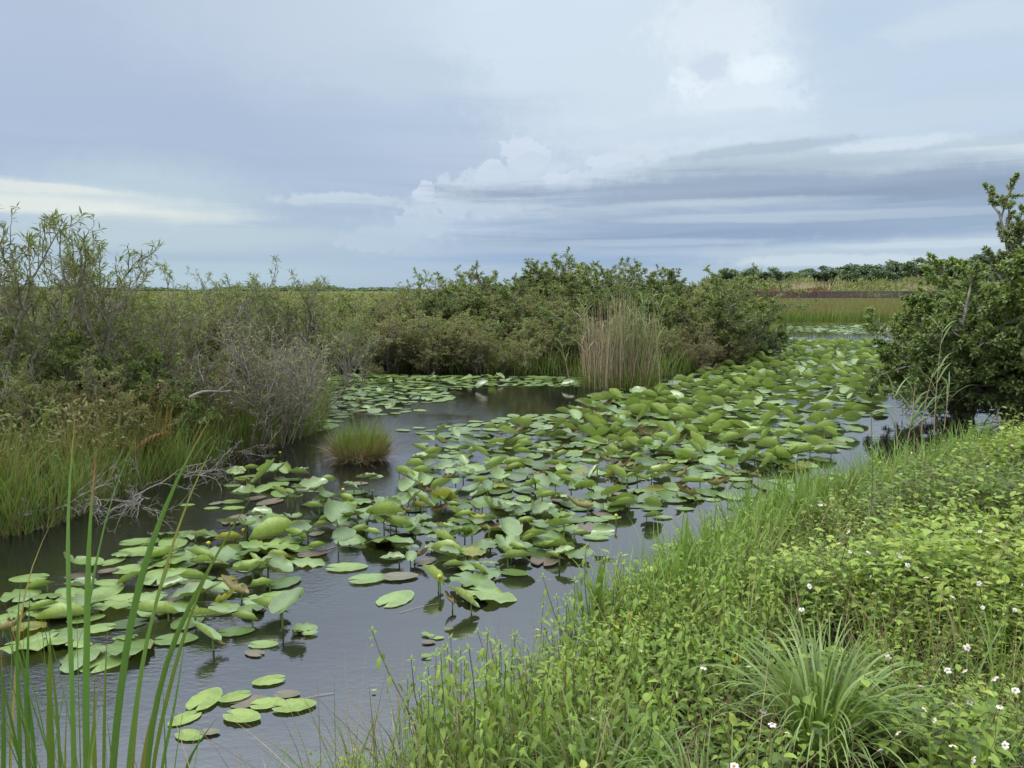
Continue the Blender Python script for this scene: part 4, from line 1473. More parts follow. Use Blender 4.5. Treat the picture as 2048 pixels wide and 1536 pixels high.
addmany('''
F 57 1150 75 190 pad_pale
C 150 1118 62 - pad
F 226 1118 42 60 pad_pale
F 160 1147 58 10 pad_purple
F 217 1137 38 30 pad_purple
F 266 1131 80 20 pad_pale
F 205 1180 74 80 pad_pale
F 215 1160 60 170 pad_pale
T 330 1108 74 10 pad
K 342 1119 85 12 pad_pale
F 285 1097 100 8 pad_pale
F 275 1078 66 20 pad_pale
F 345 1079 68 - pad_pale
F 312 1159 52 - pad_purple
K 118 1210 118 8 pad_pale
T 128 1226 112 10 pad_pale .03
K 226 1203 88 18 pad_pale
K 75 1276 135 12 pad_pale
F 192 1252 72 200 pad_pale
F 172 1232 70 20 pad_pale
F 222 1304 98 80 pad_pale
T 306 1222 104 -4 pad_pale .05
K 12 1226 50 - pad_pale
D 22 1253 60 5 pad_brown
K 60 1238 60 - pad_yellow
K 400 1060 74 5 pad
T 402 1066 42 -15 pad
T 458 1072 62 12 pad_yellow
C 456 1040 44 - pad
C 500 1040 52 - pad
C 545 1042 52 - pad
K 548 1026 62 12 pad
C 585 1030 40 - pad
B 545 1058 92 20 pad_pale .08
K 560 1085 88 0 pad_pale
C 602 1058 54 - pad
F 634 1062 30 50 pad_purple
K 578 1074 70 - pad
C 680 1026 76 90 pad .12
C 655 985 52 90 pad .10
T 625 1010 46 0 pad
B 562 987 52 -10 pad .10
C 588 992 40 - pad .1
C 532 948 58 60 pad .06
K 540 965 62 - pad
T 506 934 36 0 pad
F 505 948 34 - pad
C 556 934 34 - pad .08
C 604 937 28 60 pad .10
F 570 957 36 - pad
F 560 953 28 - pad_purple
F 484 953 34 - pad_yellow
T 486 955 26 0 pad
F 466 968 36 0 pad_pale
F 466 1000 43 5 pad_pale
F 468 1011 45 5 pad_pale
F 424 1012 32 5 pad_pale
F 375 1006 30 5 pad_pale
F 432 1003 26 - pad_purple
F 590 956 34 - pad
C 598 972 34 - pad
C 625 975 64 - pad .07
F 712 981 50 5 pad
K 740 978 40 - pad
F 716 998 52 10 pad
K 725 998 48 200 pad
F 716 963 42 5 pad_purple
C 700 970 30 - pad
B 656 957 32 0 pad
C 733 951 44 - pad
C 752 953 30 - pad
T 500 1135 82 6 pad .05
C 552 1128 70 0 pad .05
T 385 1154 80 -4 pad .06
F 365 1124 56 - pad_pale
K 440 1105 92 15 pad .04
T 420 1122 80 -5 pad
K 360 1140 60 - pad_pale
F 455 1152 42 - pad_yellow
K 560 1112 54 6 pad_yellow
K 620 1113 80 5 pad_pale .03
F 625 1102 60 20 pad_purple
F 694 1129 85 5 pad_pale
F 738 1152 82 17 pad_pale
F 800 1148 76 8 pad_purple
F 793 1190 74 60 pad_pale
B 864 1156 62 -42 pad_pale .06
C 785 1112 52 180 pad .04
C 822 1110 28 90 pad .05
D 840 1107 40 0 pad_brown
F 850 1117 44 - pad_purple
B 887 1067 60 -42 pad_pale .09
B 893 1100 72 0 pad .06
K 873 1085 44 - pad
T 908 1124 50 15 pad
T 955 1137 48 -25 pad .05
K 972 1140 58 - pad
K 948 1152 98 -22 pad .05
K 985 1178 104 -15 pad_pale .04
T 925 1197 80 -30 pad_pale .06
K 945 1180 66 -30 pad
D 898 1198 30 -20 pad_brown
B 770 1022 80 8 pad_pale .13
B 797 1046 62 -12 pad .06
K 838 1049 62 10 pad
K 700 1071 64 10 pad .03
K 775 1078 108 -15 pad .04
K 818 1086 40 10 pad_pale
C 833 987 46 90 pad .10
C 892 990 60 60 pad .08
T 884 1000 30 -45 pad
B 836 1008 32 5 pad_yellow .06
F 830 1015 50 - pad
B 908 1020 30 -30 pad_pale .06
D 878 1015 30 0 pad_brown
D 812 1018 24 0 pad_brown
C 783 1006 42 - pad
F 800 993 40 - pad
F 810 985 36 - pad
C 960 985 40 - pad
C 945 972 44 90 pad .07
C 975 970 30 90 pad .08
C 912 960 30 90 pad .10
C 930 945 44 - pad
C 965 1005 50 - pad
C 985 1012 60 - pad
K 920 1035 52 0 pad
C 940 1060 50 - pad .08
K 965 1085 60 - pad
K 948 1095 50 - pad_yellow
C 1010 1018 50 - pad
C 1000 1052 52 - pad .06
B 975 1055 20 -60 pad_pale .06
T 905 1006 30 0 pad
D 958 1033 34 20 pad_yellow
C 1015 1082 60 - pad
C 1040 1090 52 - pad
F 1030 1140 58 -20 pad
T 1068 1068 62 4 pad .06
T 1120 1084 70 -18 pad .07
K 1090 1065 70 - pad
T 1160 1064 42 -5 pad .05
F 1192 1070 54 -10 pad_pale
F 1168 1053 46 - pad_purple
T 1035 1110 72 -2 pad .07
T 1012 1100 44 -20 pad
T 1110 1105 44 -25 pad .04
C 1130 1100 42 0 pad_pale
F 1092 1112 62 - pad_purple
K 1098 1050 56 - pad
T 1052 1041 44 5 pad .05
C 1030 1022 44 - pad
T 1098 990 50 4 pad .10
T 1130 961 48 -22 pad .09
B 1172 970 46 6 pad .08
K 1195 985 58 15 pad
T 1242 1005 68 6 pad .06
F 1165 1013 50 0 pad
D 1163 1012 50 0 pad_brown
F 1140 1003 44 - pad
C 1088 1020 50 20 pad .05
C 1062 1010 40 - pad
F 1155 1036 60 5 pad
F 1190 1035 56 -12 pad
F 1222 1032 44 5 pad_pale
F 1205 1024 40 - pad_purple
T 1305 1028 50 -8 pad .04
F 1325 1030 42 0 pad_pale
B 1190 932 36 60 pad .12
B 1222 940 34 50 pad_yellow .12
D 1232 962 22 -60 pad_brown
T 1262 950 30 20 pad .08
T 1285 952 40 -15 pad_pale .07
T 1318 945 54 18 pad .09
K 1285 975 62 -15 pad
D 1240 935 44 0 pad_brown
T 1385 960 54 4 pad .06
D 1437 965 44 -10 pad_brown
D 1372 985 46 0 pad_brown
F 1350 998 48 -5 pad
F 1425 995 32 0 pad_pale
F 1370 1013 40 0 pad
F 1305 1013 46 0 pad
F 1480 955 50 0 pad_pale
F 1400 950 70 0 pad_pale
F 1440 935 70 0 pad
T 1500 918 36 8 pad .06
T 1592 865 32 -5 pad .07
T 1610 900 40 8 pad .06
C 395 1181 92 30 pad .05
K 462 1168 66 0 pad
D 468 1180 58 -4 pad_brown
D 452 1195 44 5 pad_yellow
F 556 1186 74 16 pad_pale
T 538 1215 88 -10 pad .05
K 510 1192 50 -30 pad
T 488 1234 60 -12 pad .04
T 414 1228 90 0 pad .06
K 450 1204 66 0 pad
K 500 1204 54 - pad
K 360 1204 70 10 pad
F 472 1256 74 12 pad
F 352 1272 90 5 pad
T 410 1266 74 -25 pad_pale .07
D 443 1282 20 -50 pad_brown
F 522 1212 22 - pad_purple
F 345 1192 40 - pad_purple
K 612 1246 54 10 pad_pale .02
T 593 1254 28 -20 pad .02
F 620 1261 32 15 pad_pale
F 527 1281 62 0 pad_pale
F 508 1299 44 160 pad_purple
F 537 1354 66 200 pad_lime
F 411 1391 64 80 pad_lime
F 469 1388 62 210 pad_lime
F 497 1394 70 25 pad_purple
F 574 1380 56 0 pad_purple
F 535 1399 70 15 pad_lime
F 589 1404 90 10 pad_lime
F 485 1426 84 -15 pad_lime
F 368 1428 58 230 pad_lime
F 379 1462 64 -20 pad_lime
F 420 1456 42 0 pad_purple
F 851 1262 17 - pad_lime
F 861 1266 20 0 pad_lime
F 877 1268 24 10 pad_lime
F 857 1277 30 0 pad_purple
F 897 1251 20 0 pad_yellow
F 853 1305 24 0 pad_lime
F 748 1375 11 0 pad_lime
F 1350 1085 46 0 pad_lime
F 1385 1095 60 0 pad_lime
F 1395 1080 40 0 pad_lime
F 1440 1055 40 0 pad_lime
F 614 970 14 0 pad_lime
F 622 978 14 0 pad_lime
F 636 979 12 0 pad_lime
''')
NEXP = len(PADS)


def zone(poly, n, sep, kinds, size, mats, seed, zmax=None, gap=None):
    """loose fill of a patch of water; poly in photograph pixels, sep and size in metres"""
    r = np.random.default_rng(seed)
    w = np.array(W2(poly))
    lo, hi = w.min(0), w.max(0)
    grid = {}
    for k, p in enumerate(PADS):
        grid.setdefault((int(p[2] // .5), int(p[3] // .5)), []).append((p[2] + .27 * p[4] * math.cos(p[5]), p[3] + .27 * p[4] * math.sin(p[5])))
    c = r.uniform(lo, hi, (n, 2))
    c = c[inside([tuple(v) for v in w], c[:, 0], c[:, 1])]
    hh = height(c[:, 0], c[:, 1])
    c = c[hh < -.03]
    if gap is not None:
        v = np.sin(c[:, 0] * gap[0] + 2 * np.sin(c[:, 1] * gap[0] * .8)) + np.sin(c[:, 1] * gap[0] * .6 + c[:, 0] * gap[0] * .4)
        c = c[v > gap[1] - r.random(len(c)) * .5]
    for x, y in c:
        cx, cy = int(x // .5), int(y // .5)
        ok = True
        for i in (-1, 0, 1):
            for j in (-1, 0, 1):
                for a, b in grid.get((cx + i, cy + j), ()):
                    if (a - x) ** 2 + (b - y) ** 2 < sep * sep:
                        ok = False
                        break
        if not ok:
            continue
        grid.setdefault((cx, cy), []).append((x, y))
        q = proj([(x, y, .02)])[0]
        kd = kinds[int(r.integers(0, len(kinds)))]
        mt = 'pad_brown' if kd == 'D' else mats[int(r.integers(0, len(mats)))]
        s = r.uniform(*size) * (.7 if kd == 'D' else 1)
        ang = None
        if kd in 'TB':
            ang = r.normal(-2, 22)
        addpad(kd, q[0], q[1], s * F / y * (.9 if kd in 'TB' else .85), ang, mt, h=(r.uniform(.05, .17) if kd in 'B' and zmax else None))


GRN = ['pad'] * 17 + ['pad_pale'] * 5 + ['pad_yellow']
# raised, curled leaves of the right-hand channel
zone([(1330, 770), (1470, 715), (1560, 685), (1760, 680), (1790, 700), (1770, 770), (1720, 835), (1640, 880), (1500, 890), (1330, 860), (1240, 815)], 9000, .22, 'BBTFBCKBF', (.24, .38), ['pad'] * 3 + ['pad_pale'] * 2, 1, True)
zone([(1180, 800), (1330, 780), (1500, 860), (1680, 880), (1640, 915), (1500, 940), (1300, 900), (1150, 880), (1100, 840)], 6000, .20, 'TBCKKBCFKBFD', (.23, .36), GRN, 2)
# middle field, cupped and lying leaves
zone([(840, 870), (1000, 850), (1180, 830), (1330, 900), (1500, 930), (1660, 905), (1600, 935), (1440, 985), (1330, 1010), (1220, 1050), (1130, 1080), (960, 1070), (840, 1010), (800, 960)], 7000, .165,
     'KKCFCFTFKBFD', (.17, .31), GRN, 3)
zone([(640, 985), (800, 980), (960, 1000), (1000, 1100), (900, 1080), (700, 1050), (600, 1000)], 900, .2, 'KFFCF', (.2, .32), GRN + ['pad_purple'] * 4, 4)
zone([(470, 940), (560, 935), (640, 960), (700, 1010), (640, 1050), (500, 1060), (380, 1080), (480, 1030)], 700, .2, 'KCFF', (.2, .3), GRN + ['pad_purple'] * 3, 5)
zone([(20, 1190), (340, 1060), (640, 1075), (640, 1110), (560, 1150), (600, 1220), (480, 1270), (300, 1250), (240, 1330), (60, 1290)], 2500, .135, 'KKTCF', (.17, .27), ['pad'] * 3 + ['pad_pale'], 21)
zone([(640, 1000), (1200, 1000), (1230, 1060), (1160, 1110), (1060, 1120), (960, 1150), (880, 1110), (900, 1070), (760, 1080), (640, 1070)], 2500, .13, 'KCKTF', (.16, .26), ['pad'] * 5 + ['pad_pale'], 22)
# small flat leaves of the far pool and between the raised ones
zone([(630, 748), (1165, 755), (1165, 772), (1000, 772), (900, 778), (900, 800), (780, 815), (690, 830), (640, 870), (640, 800)], 9000, .20, 'FFFFKKFFC', (.22, .34), ['pad'] * 4 + ['pad_pale'] * 3, 6)
zone([(640, 760), (800, 752), (1000, 758), (1000, 768), (860, 775), (700, 790), (640, 810)], 5000, .24, 'KCKTC', (.24, .36), ['pad'] * 3 + ['pad_pale'], 7, gap=(.9, .1))
zone([(700, 870), (780, 815), (880, 822), (1000, 832), (1180, 825), (1330, 850), (1330, 870), (1000, 862), (860, 880), (760, 850)], 3500, .20, 'F', (.2, .32), ['pad'] * 3 + ['pad_pale'] * 3, 8, gap=(1.7, -.3))
zone([(1180, 790), (1330, 760), (1330, 790), (1200, 815)], 1200, .20, 'FK', (.22, .32), ['pad'] * 3 + ['pad_pale'], 9)
zone([(1540, 652), (1850, 650), (1900, 690), (1800, 682), (1560, 684), (1480, 715)], 9000, .30, 'FFFFK', (.28, .42), ['pad_pale'] * 3 + ['pad'], 10, gap=(.45, -.5))
zone([(1330, 990), (1480, 955), (1650, 905), (1760, 880), (1720, 935), (1600, 985), (1480, 1020), (1400, 1010)], 1500, .22, 'FFFK', (.24, .36), ['pad'] * 2 + ['pad_pale'] * 3, 11, gap=(1.5, -.2))
zone([(1330, 790), (1480, 715), (1560, 685), (1800, 682), (1850, 770), (1660, 890), (1500, 900), (1250, 860)], 7000, .165, 'FFK', (.22, .34), ['pad', 'pad_pale'], 14)
zone([(1250, 870), (1500, 850), (1700, 880), (1650, 920), (1400, 960), (1250, 960)], 4000, .16, 'FFF', (.22, .34), ['pad'] * 3 + ['pad_pale'], 12)
zone([(900, 900), (1250, 880), (1350, 960), (1150, 1050), (960, 1040)], 3000, .17, 'FFFF', (.2, .3), ['pad'] * 3 + ['pad_pale'] + ['pad_purple'], 13)

LM = {'grass tussock': P(722, 925), 'cattail blades': P(200, 1330), 'dead brushwood': P(380, 990), 'tall reed clump': P(1240, 778), 'spreading glossy tree': P(1850, 790),
      'tall leafy weed stalk': P(1700, 960), 'dark open pool': P(990, 812), 'drooping nettles': P(960, 1330), 'low front cluster of lime pads': P(480, 1405), 'grassy bank corner': P(1330, 1130)}
MN = {'pad': 'green', 'pad_pale': 'pale green', 'pad_lime': 'lime green', 'pad_purple': 'purplish', 'pad_yellow': 'yellowing', 'pad_brown': 'brown'}
KN = {'F': 'flat floating', 'T': 'half-curled', 'B': 'boat-shaped raised', 'C': 'shallow cupped', 'K': 'wavy-edged', 'D': 'withered rolled'}


def byland(items, group):
    """items: (object, description, category, (x, y)); each is named by its rank from the landmark next to it"""
    buckets = {}
    for o, d, c, p in items:
        k = min(LM, key=lambda n: math.hypot(LM[n][0] - p[0], (LM[n][1] - p[1])))
        buckets.setdefault((d, c, k), []).append((math.hypot(LM[k][0] - p[0], LM[k][1] - p[1]), o))
    for (d, c, k), l in buckets.items():
        l.sort(key=lambda t: t[0])
        for i, (_, o) in enumerate(l):
            tag(o, '%s, %s the %s' % (d, 'nearest' if i == 0 else ordw(i) + ' nearest', k), c, group)


def make_pads():
    stalk = me
    order = sorted(range(len(PADS)), key=lambda i: -(PADS[i][4] / PADS[i][3] * (1.6 if PADS[i][0][0] in 'TBC' else 1)) * (3 if i < NEXP else 1))
    # what the frame or the bank hides is left to the merged rest
    vis = [i for i in order if PADS[i][3] < 40]
    top = set(vis[:300])
    items = []
    rest = G()
    names = ['pad', 'pad_pale', 'pad_lime', 'pad_purple', 'pad_yellow', 'pad_brown']
    for i, (kind, mat, x, y, T, yaw, h, roll, pitch, var) in enumerate(PADS):
        mir = kind[-1] == '-'
        kd = kind[0]
        if i in top:
            if kd == 'F':
                o = link('lily_pad', padmesh(kd, var, mat))
                o.location = (x, y, h + .002 * (i % 5))
                o.rotation_euler = (0, 0, yaw)
                o.scale = (T, T, T)
            else:
                o = empty('lily_pad', (x, y, 0), yaw)
                b = link('blade', padmesh(kd, var, mat), o)
                b.location = (0, 0, h)
                b.rotation_euler = (roll, pitch, 0)
                b.scale = (T, -T if mir else T, T)
                s = link('stalk', stalk, o)
                s.scale = (.0055, .0055, h)
            items.append((o, '%s %s lily pad' % (KN[kd], MN[mat]), 'lily pad', (x, y)))
        else:
            V, Q, uv = (LOW if y > 9 else SHAPES)[kd][var]
            if mir:
                V = V * (1, -1, 1)
                Q = Q[:, ::-1]
            V = rot(V * T, yaw, roll, pitch) + (x, y, h + .002 * (i % 5))
            rest.add(V, Q, None, RP.random(), uv, names.index(mat))
    byland(items, 'lily pads on the pond')
    tag(rest.build('lily_pads', [M[n] for n in names]), 'mass of smaller lily pads filling the channel and the far pool', 'lily pads', kind='stuff')
    print('PADS', len(PADS), 'explicit', NEXP)


make_pads()

# yellow buds on stalks
g1, g2 = G(), G()
a = np.linspace(0, 2 * PI, 10, endpoint=False)
prof = [(0, -.014), (.010, -.011), (.0155, -.002), (.014, .008), (.007, .0135), (0, .012)]
V = [(r_ * math.cos(t), r_ * math.sin(t), z) for r_, z in prof for t in a]
g1.add(V, [(i * 10 + j, i * 10 + (j + 1) % 10, (i + 1) * 10 + (j + 1) % 10, (i + 1) * 10 + j) for i in range(5) for j in range(10)])
tubes(g2, [(np.array([(0, 0, -.01), (.004, 0, -.07), (0, .006, -.14), (0, 0, -.25)]), .0045, .005, 0)], 6)
fb = proto('pond_flower', [('bud', g1, M['yellow']), ('stalk', g2, M['stalk'])])
items = []
for px, py, z in [(879, 1153, .11), (843, 965, .09), (686, 979, .09), (417, 1086, .07), (487, 1060, .06), (995, 1020, .05), (1232, 1031, .09), (1232, 885, .08), (1650, 838, .1), (1105, 905, .07), (560, 905, .05)]:
    q = P(px, py, z)
    o = place(fb, q, px, .95)
    items.append((o, 'round yellow flower bud on a short stalk', 'flower', (q[0], q[1])))
byland(items, 'yellow pond flowers')


# floating stems and twigs in the open water
def lyingstem(pix, r, name, label, mat='straw', z=.004):
    g = G()
    pp = np.array([P(x, y, z) for x, y in pix])
    tubes(g, [(pp, r, r * .6, 0)], 5, .8)
    tag(g.build(name, M[mat]), label, 'stem')


lyingstem([(668, 1386), (630, 1392), (600, 1398)], .0012, 'floating_stem', 'hair-thin pale stem trailing right from the lime pads', 'straw')
lyingstem([(673, 1092), (640, 1103), (622, 1110)], .003, 'floating_stem', 'straw stem poking out behind the purplish pad above open water')
lyingstem([(800, 1225), (835, 1215), (878, 1206)], .0012, 'floating_stem', 'hair-thin pale stem drifting beside the yellow bud')


# ------------------------------------------------------------------ tussock, reeds
def tussock():
    rng = np.random.default_rng(401)
    q = P(722, 918)
    o = empty('grass_tussock', (q[0], q[1], 0))
    n = 1250
    a = rng.uniform(0, 6.28, n)
    r = rng.random(n) ** .6
    base = np.stack([np.cos(a) * r * .29, np.sin(a) * r * .22, np.full(n, .01) + .06 * (1 - r)], 1)
    g = G()
    blades(g, rng, base, rng.uniform(.18, .58, n) * (1.0 - .3 * r) * (.9 + .18 * np.sin(2 * a + 1) + .1 * np.sin(5 * a)), rng.uniform(.004, .008, n), r * rng.uniform(.0, .6, n), rng.uniform(0, .5, n), a + rng.normal(0, .5, n), 5, np.clip(rng.normal(.62, .33, n), 0, 1))
    g.build('blades', M['grass'], o)
    n = 1300
    a = rng.uniform(0, 6.28, n)
    g = G()
    base = np.stack([np.cos(a) * .31, np.sin(a) * .25, rng.uniform(.0, .08, n)], 1) * (rng.uniform(.6, 1, (n, 1)))
    blades(g, rng, base, rng.uniform(.12, .38, n), rng.uniform(.003, .005, n), rng.uniform(.2, 1.5, n), rng.uniform(0, 1.0, n), a + rng.normal(0, .9, n), 4)
    g.build('dead_skirt', M['dead'], o)
    g = G()
    th = np.linspace(0, 2 * PI, 18, endpoint=False)
    rings = [(.8, -.15), (.75, -.01), (.55, .02), (.3, .035), (.01, .04)]
    V = [(.26 * k * math.cos(t) * (1 + .1 * math.sin(3 * t)), .21 * k * math.sin(t), z) for k, z in rings for t in th]
    g.add(V, [(i * 18 + j, i * 18 + (j + 1) % 18, (i + 1) * 18 + (j + 1) % 18, (i + 1) * 18 + j) for i in range(4) for j in range(18)])
    g.build('root_mound', M['dark_bark'], o)
    tag(o, 'round grass tussock growing out of the water between the lily pads', 'grass tussock')


tussock()


def reed_clump():
    rng = np.random.default_rng(411)
    q = P(1238, 774)
    o = empty('reed_clump', (q[0], q[1], 0))
    n = 270
    a = rng.uniform(0, 6.28, n)
    r = rng.random(n) ** .55
    bx, by = np.cos(a) * r * .74, np.sin(a) * r * .5
    H_ = rng.uniform(1.1, 1.95, n) * (1.05 - .25 * np.abs(bx) / .66)
    dry, lv = G(), G()
    pths = []
    for i in range(n):
        l = rng.normal(0, .075, 2) + np.array([bx[i], by[i]]) * .10
        t = np.linspace(0, 1, 6)
        pts = np.stack([bx[i] + l[0] * t * H_[i] + rng.normal(0, .006, 6), by[i] + l[1] * t * H_[i] + rng.normal(0, .006, 6), t * H_[i] - .1], 1)
        pths.append((pts, .0072, .003, 1))
    for k, p in enumerate(pths):
        tubes(dry, [p], 4, rng.random())
    m = 420
    w = rng.integers(0, n, m)
    t = rng.uniform(.35, 1, m)
    pos = np.array([pths[i][0][min(int(tt * 5), 4)] + (pths[i][0][min(int(tt * 5) + 1, 5)] - pths[i][0][min(int(tt * 5), 4)]) * (tt * 5 - int(tt * 5)) for i, tt in zip(w, t)])
    g3 = G()
    blades(g3, rng, pos[:160], rng.uniform(.18, .38, 160), .010, rng.uniform(.3, .9, 160), rng.uniform(.6, 1.7, 160), rng.uniform(0, 6.28, 160), 5)
    dry.add(np.concatenate(g3.V), np.concatenate(g3.Q), None, np.concatenate(g3.A), np.concatenate(g3.B))
    # green canes, thickest towards the right-hand side
    gp = []
    for i in range(95):
        x = rng.normal(.22, .25)
        y = rng.normal(0, .22)
        h = rng.uniform(.9, 1.85)
        l = rng.normal(0, .06, 2)
        tt = np.linspace(0, 1, 6)
        gp.append((np.stack([x + l[0] * tt * h, y + l[1] * tt * h, tt * h - .1], 1), .005, .002, 1))
        nn = int(rng.integers(5, 9))
        f = rng.uniform(.3, 1, nn)
        ps = np.stack([x + l[0] * f * h, y + l[1] * f * h, f * h - .1], 1)
        blades(lv, rng, ps, rng.uniform(.22, .45, nn), .014, rng.uniform(.25, .7, nn), rng.uniform(.5, 1.6, nn), rng.uniform(0, 6.28, nn), 6, np.clip(rng.normal(.65, .2, nn), 0, 1))
    for p in gp:
        tubes(lv, [p], 4, .6)
    m = 900
    a = rng.uniform(0, 6.28, m)
    r = rng.random(m) ** .5
    lowg = G()
    blades(lowg, rng, np.stack([np.cos(a) * r * .78, np.sin(a) * r * .55, np.full(m, -.02)], 1), rng.uniform(.2, .6, m), .011, rng.uniform(0, .5, m), rng.uniform(.1, 1.1, m), a + rng.normal(0, .7, m), 5)
    dry.build('dry_stalks', M['straw'], o)
    lv.build('green_leaves', M['reed'], o)
    lowg.build('basal_grass', M['marsh'], o)
    tag(o, 'tall clump of tan reeds with green leaves in front of the middle island', 'reed clump')


reed_clump()


def reed(px, py, Y, top, lean, nl, seed, label, mat='reed', z0=-.05, lw=.018, ll=(.25, .5)):
    rng = np.random.default_rng(seed)
    a = U(px, py, Y)
    b = U(top[0], top[1], Y)
    o = empty('reed', tuple(a))
    L = b - a
    t = np.linspace(0, 1, 9)[:, None]
    pts = L[None] * t + np.array([lean, 0, 0])[None] * (t * (1 - t)) * 1.2
    g = G()
    tubes(g, [(pts, .006, .0025, 0)], 5, .4)
    g.build('stalk', M['straw'], o)
    f = np.sort(rng.uniform(.12, 1, nl))
    ps = np.array([pts[min(int(x * 8), 7)] + (pts[min(int(x * 8) + 1, 8)] - pts[min(int(x * 8), 7)]) * (x * 8 - int(x * 8)) for x in f])
    g = G()
    az_ = np.where(np.arange(nl) % 2 == 0, 0.3, PI - .3) + rng.normal(0, .5, nl)
    blades(g, rng, ps, rng.uniform(ll[0], ll[1], nl) * (1.2 - .5 * f), lw, rng.uniform(.3, .7, nl), rng.uniform(.7, 1.7, nl), az_, 8, np.clip(rng.normal(.65, .25, nl), 0, 1), pw=2)
    g.build('leaves', M[mat], o)
    tag(o, label, 'reed', 'single reeds')


reed(1868, 868, 8.6, (1886, 655), -.05, 9, 1, 'tallest pale reed in front of the spreading tree')
reed(1842, 872, 8.4, (1870, 735), -.08, 9, 2, 'middle arching reed in front of the spreading tree')
reed(1815, 885, 8.2, (1830, 770), .03, 8, 3, 'shorter reed left of the arching reeds at the bank edge')
reed(1795, 900, 8.0, (1788, 790), .0, 6, 4, 'stiff short reed standing behind the tall leafy weed')
reed(1888, 860, 8.7, (1900, 760), .0, 7, 5, 'reed closest to the spreading tree trunk side')
reed(1140, 768, 14.2, (1118, 668), .02, 7, 6, 'lone green reed left of the tall reed clump', lw=.022)
reed(1180, 765, 14.2, (1165, 600), .02, 9, 7, 'tall green reed at the left flank of the reed clump', lw=.02)
reed(1320, 770, 14.0, (1305, 575), .0, 6, 8, 'tall thin reed at the right flank of the reed clump', lw=.016)


# ------------------------------------------------------------------ cattail blades in the foreground
def ribbon(g, rng, pix, Y0, Y1, w, tint):
    """one long leaf through the given photograph points, standing between the distances Y0 (foot) and Y1 (tip)"""
    pix = np.array(pix, float)
    n = 16
    s = np.concatenate([[0], np.cumsum(np.hypot(*np.diff(pix, axis=0).T))])
    t = np.linspace(0, 1, n)
    # smooth interpolation
    X = np.interp(t * s[-1], s, pix[:, 0])
    Yp = np.interp(t * s[-1], s, pix[:, 1])
    for _ in range(3):
        X[1:-1] = (X[:-2] + 2 * X[1:-1] + X[2:]) / 4
        Yp[1:-1] = (Yp[:-2] + 2 * Yp[1:-1] + Yp[2:]) / 4
    C = np.array([U(x, y, Y0 + (Y1 - Y0) * k) for x, y, k in zip(X, Yp, t)])
    ww = 1.05 * w * np.minimum(1, (1 - t) * 3.2 + .04) * (.75 + .25 * np.minimum(1, t * 5)) * .5
    tw = rng.uniform(-.4, .4) + np.linspace(0, rng.uniform(-.6, .6), n)
    S = np.stack([np.cos(tw) * ww, np.sin(tw) * ww, np.zeros(n)], 1)
    Nn = np.stack([-np.sin(tw), np.cos(tw), np.zeros(n)], 1) * (ww * .25)[:, None]
    V = np.stack([C - S + Nn, C, C + S + Nn], 1).reshape(-1, 3)
    Q = [(3 * i + j, 3 * i + j + 1, 3 * i + j + 4, 3 * i + j + 3) for i in range(n - 1) for j in (0, 1)]
    uv = np.zeros((len(V), 3))
    uv[:, 0] = np.repeat(t, 3)
    g.add(V, Q, None, tint, uv)


CATS = [
    ('cattail with the tallest straight leaf, orange at its tip', [
        ([(148, 1900), (147, 1536), (141, 1330), (133, 1150), (132, 1010), (152, 812)], 2.25, 2.35, .024, .75),
        ([(172, 1900), (172, 1536), (172, 1300), (176, 1100), (184, 960), (193, 905)], 2.3, 2.45, .020, .8),
        ([(168, 1900), (170, 1536), (163, 1360), (168, 1230), (195, 1100), (225, 965), (279, 858)], 2.35, 2.5, .018, .55),
        ([(190, 1900), (190, 1560), (188, 1450), (190, 1330)], 2.2, 2.2, .012, .5),
        ([(126, 1900), (120, 1536), (113, 1400), (95, 1270), (82, 1225)], 2.2, 2.2, .010, .3)]),
    ('cattail leaning right with two crossing leaves', [
        ([(215, 1900), (222, 1536), (244, 1350), (262, 1220), (290, 1110), (340, 985), (402, 850), (425, 828)], 2.3, 2.6, .022, .7),
        ([(240, 1900), (252, 1536), (272, 1400), (290, 1280), (322, 1160), (364, 1066)], 2.25, 2.4, .017, .7),
        ([(250, 1900), (262, 1536), (280, 1330), (310, 1200), (350, 1070), (395, 935), (440, 865)], 2.4, 2.7, .013, .35),
        ([(205, 1900), (207, 1536), (208, 1440), (212, 1290), (216, 1250)], 2.15, 2.15, .010, .6)]),
    ('cattail with a long yellow-tipped leaf bent over the curled pads', [
        ([(285, 1900), (290, 1536), (310, 1400), (345, 1275), (390, 1185), (440, 1100), (470, 1040), (503, 992)], 2.3, 2.6, .018, .38),
        ([(292, 1900), (300, 1536), (330, 1410), (365, 1270), (395, 1190), (420, 1120), (447, 1085)], 2.35, 2.5, .014, .6),
        ([(308, 1900), (318, 1536), (345, 1440), (362, 1330), (372, 1270)], 2.3, 2.35, .013, .5),
        ([(340, 1900), (365, 1536), (395, 1485), (437, 1432)], 2.3, 2.3, .013, .72),
        ([(276, 1900), (283, 1536), (300, 1430), (303, 1425)], 2.1, 2.1, .016, .02)]),
    ('small cattail with short stiff leaves at the frame corner', [
        ([(20, 1900), (18, 1536), (30, 1360), (38, 1200), (55, 1165), (84, 1050), (110, 1030)], 2.4, 2.8, .012, .2),
        ([(40, 1900), (40, 1536), (36, 1400), (30, 1280), (42, 1160)], 2.2, 2.2, .016, .55),
        ([(60, 1900), (58, 1536), (52, 1420), (55, 1300), (60, 1180)], 2.2, 2.3, .012, .45),
        ([(100, 1900), (103, 1536), (98, 1430), (100, 1262)], 2.2, 2.2, .020, .5),
        ([(10, 1900), (5, 1536), (8, 1430), (2, 1300)], 2.1, 2.1, .015, .7),
        ([(70, 1900), (72, 1536), (62, 1430), (48, 1340), (20, 1240)], 2.2, 2.3, .011, .75)]),
]
rng = np.random.default_rng(421)
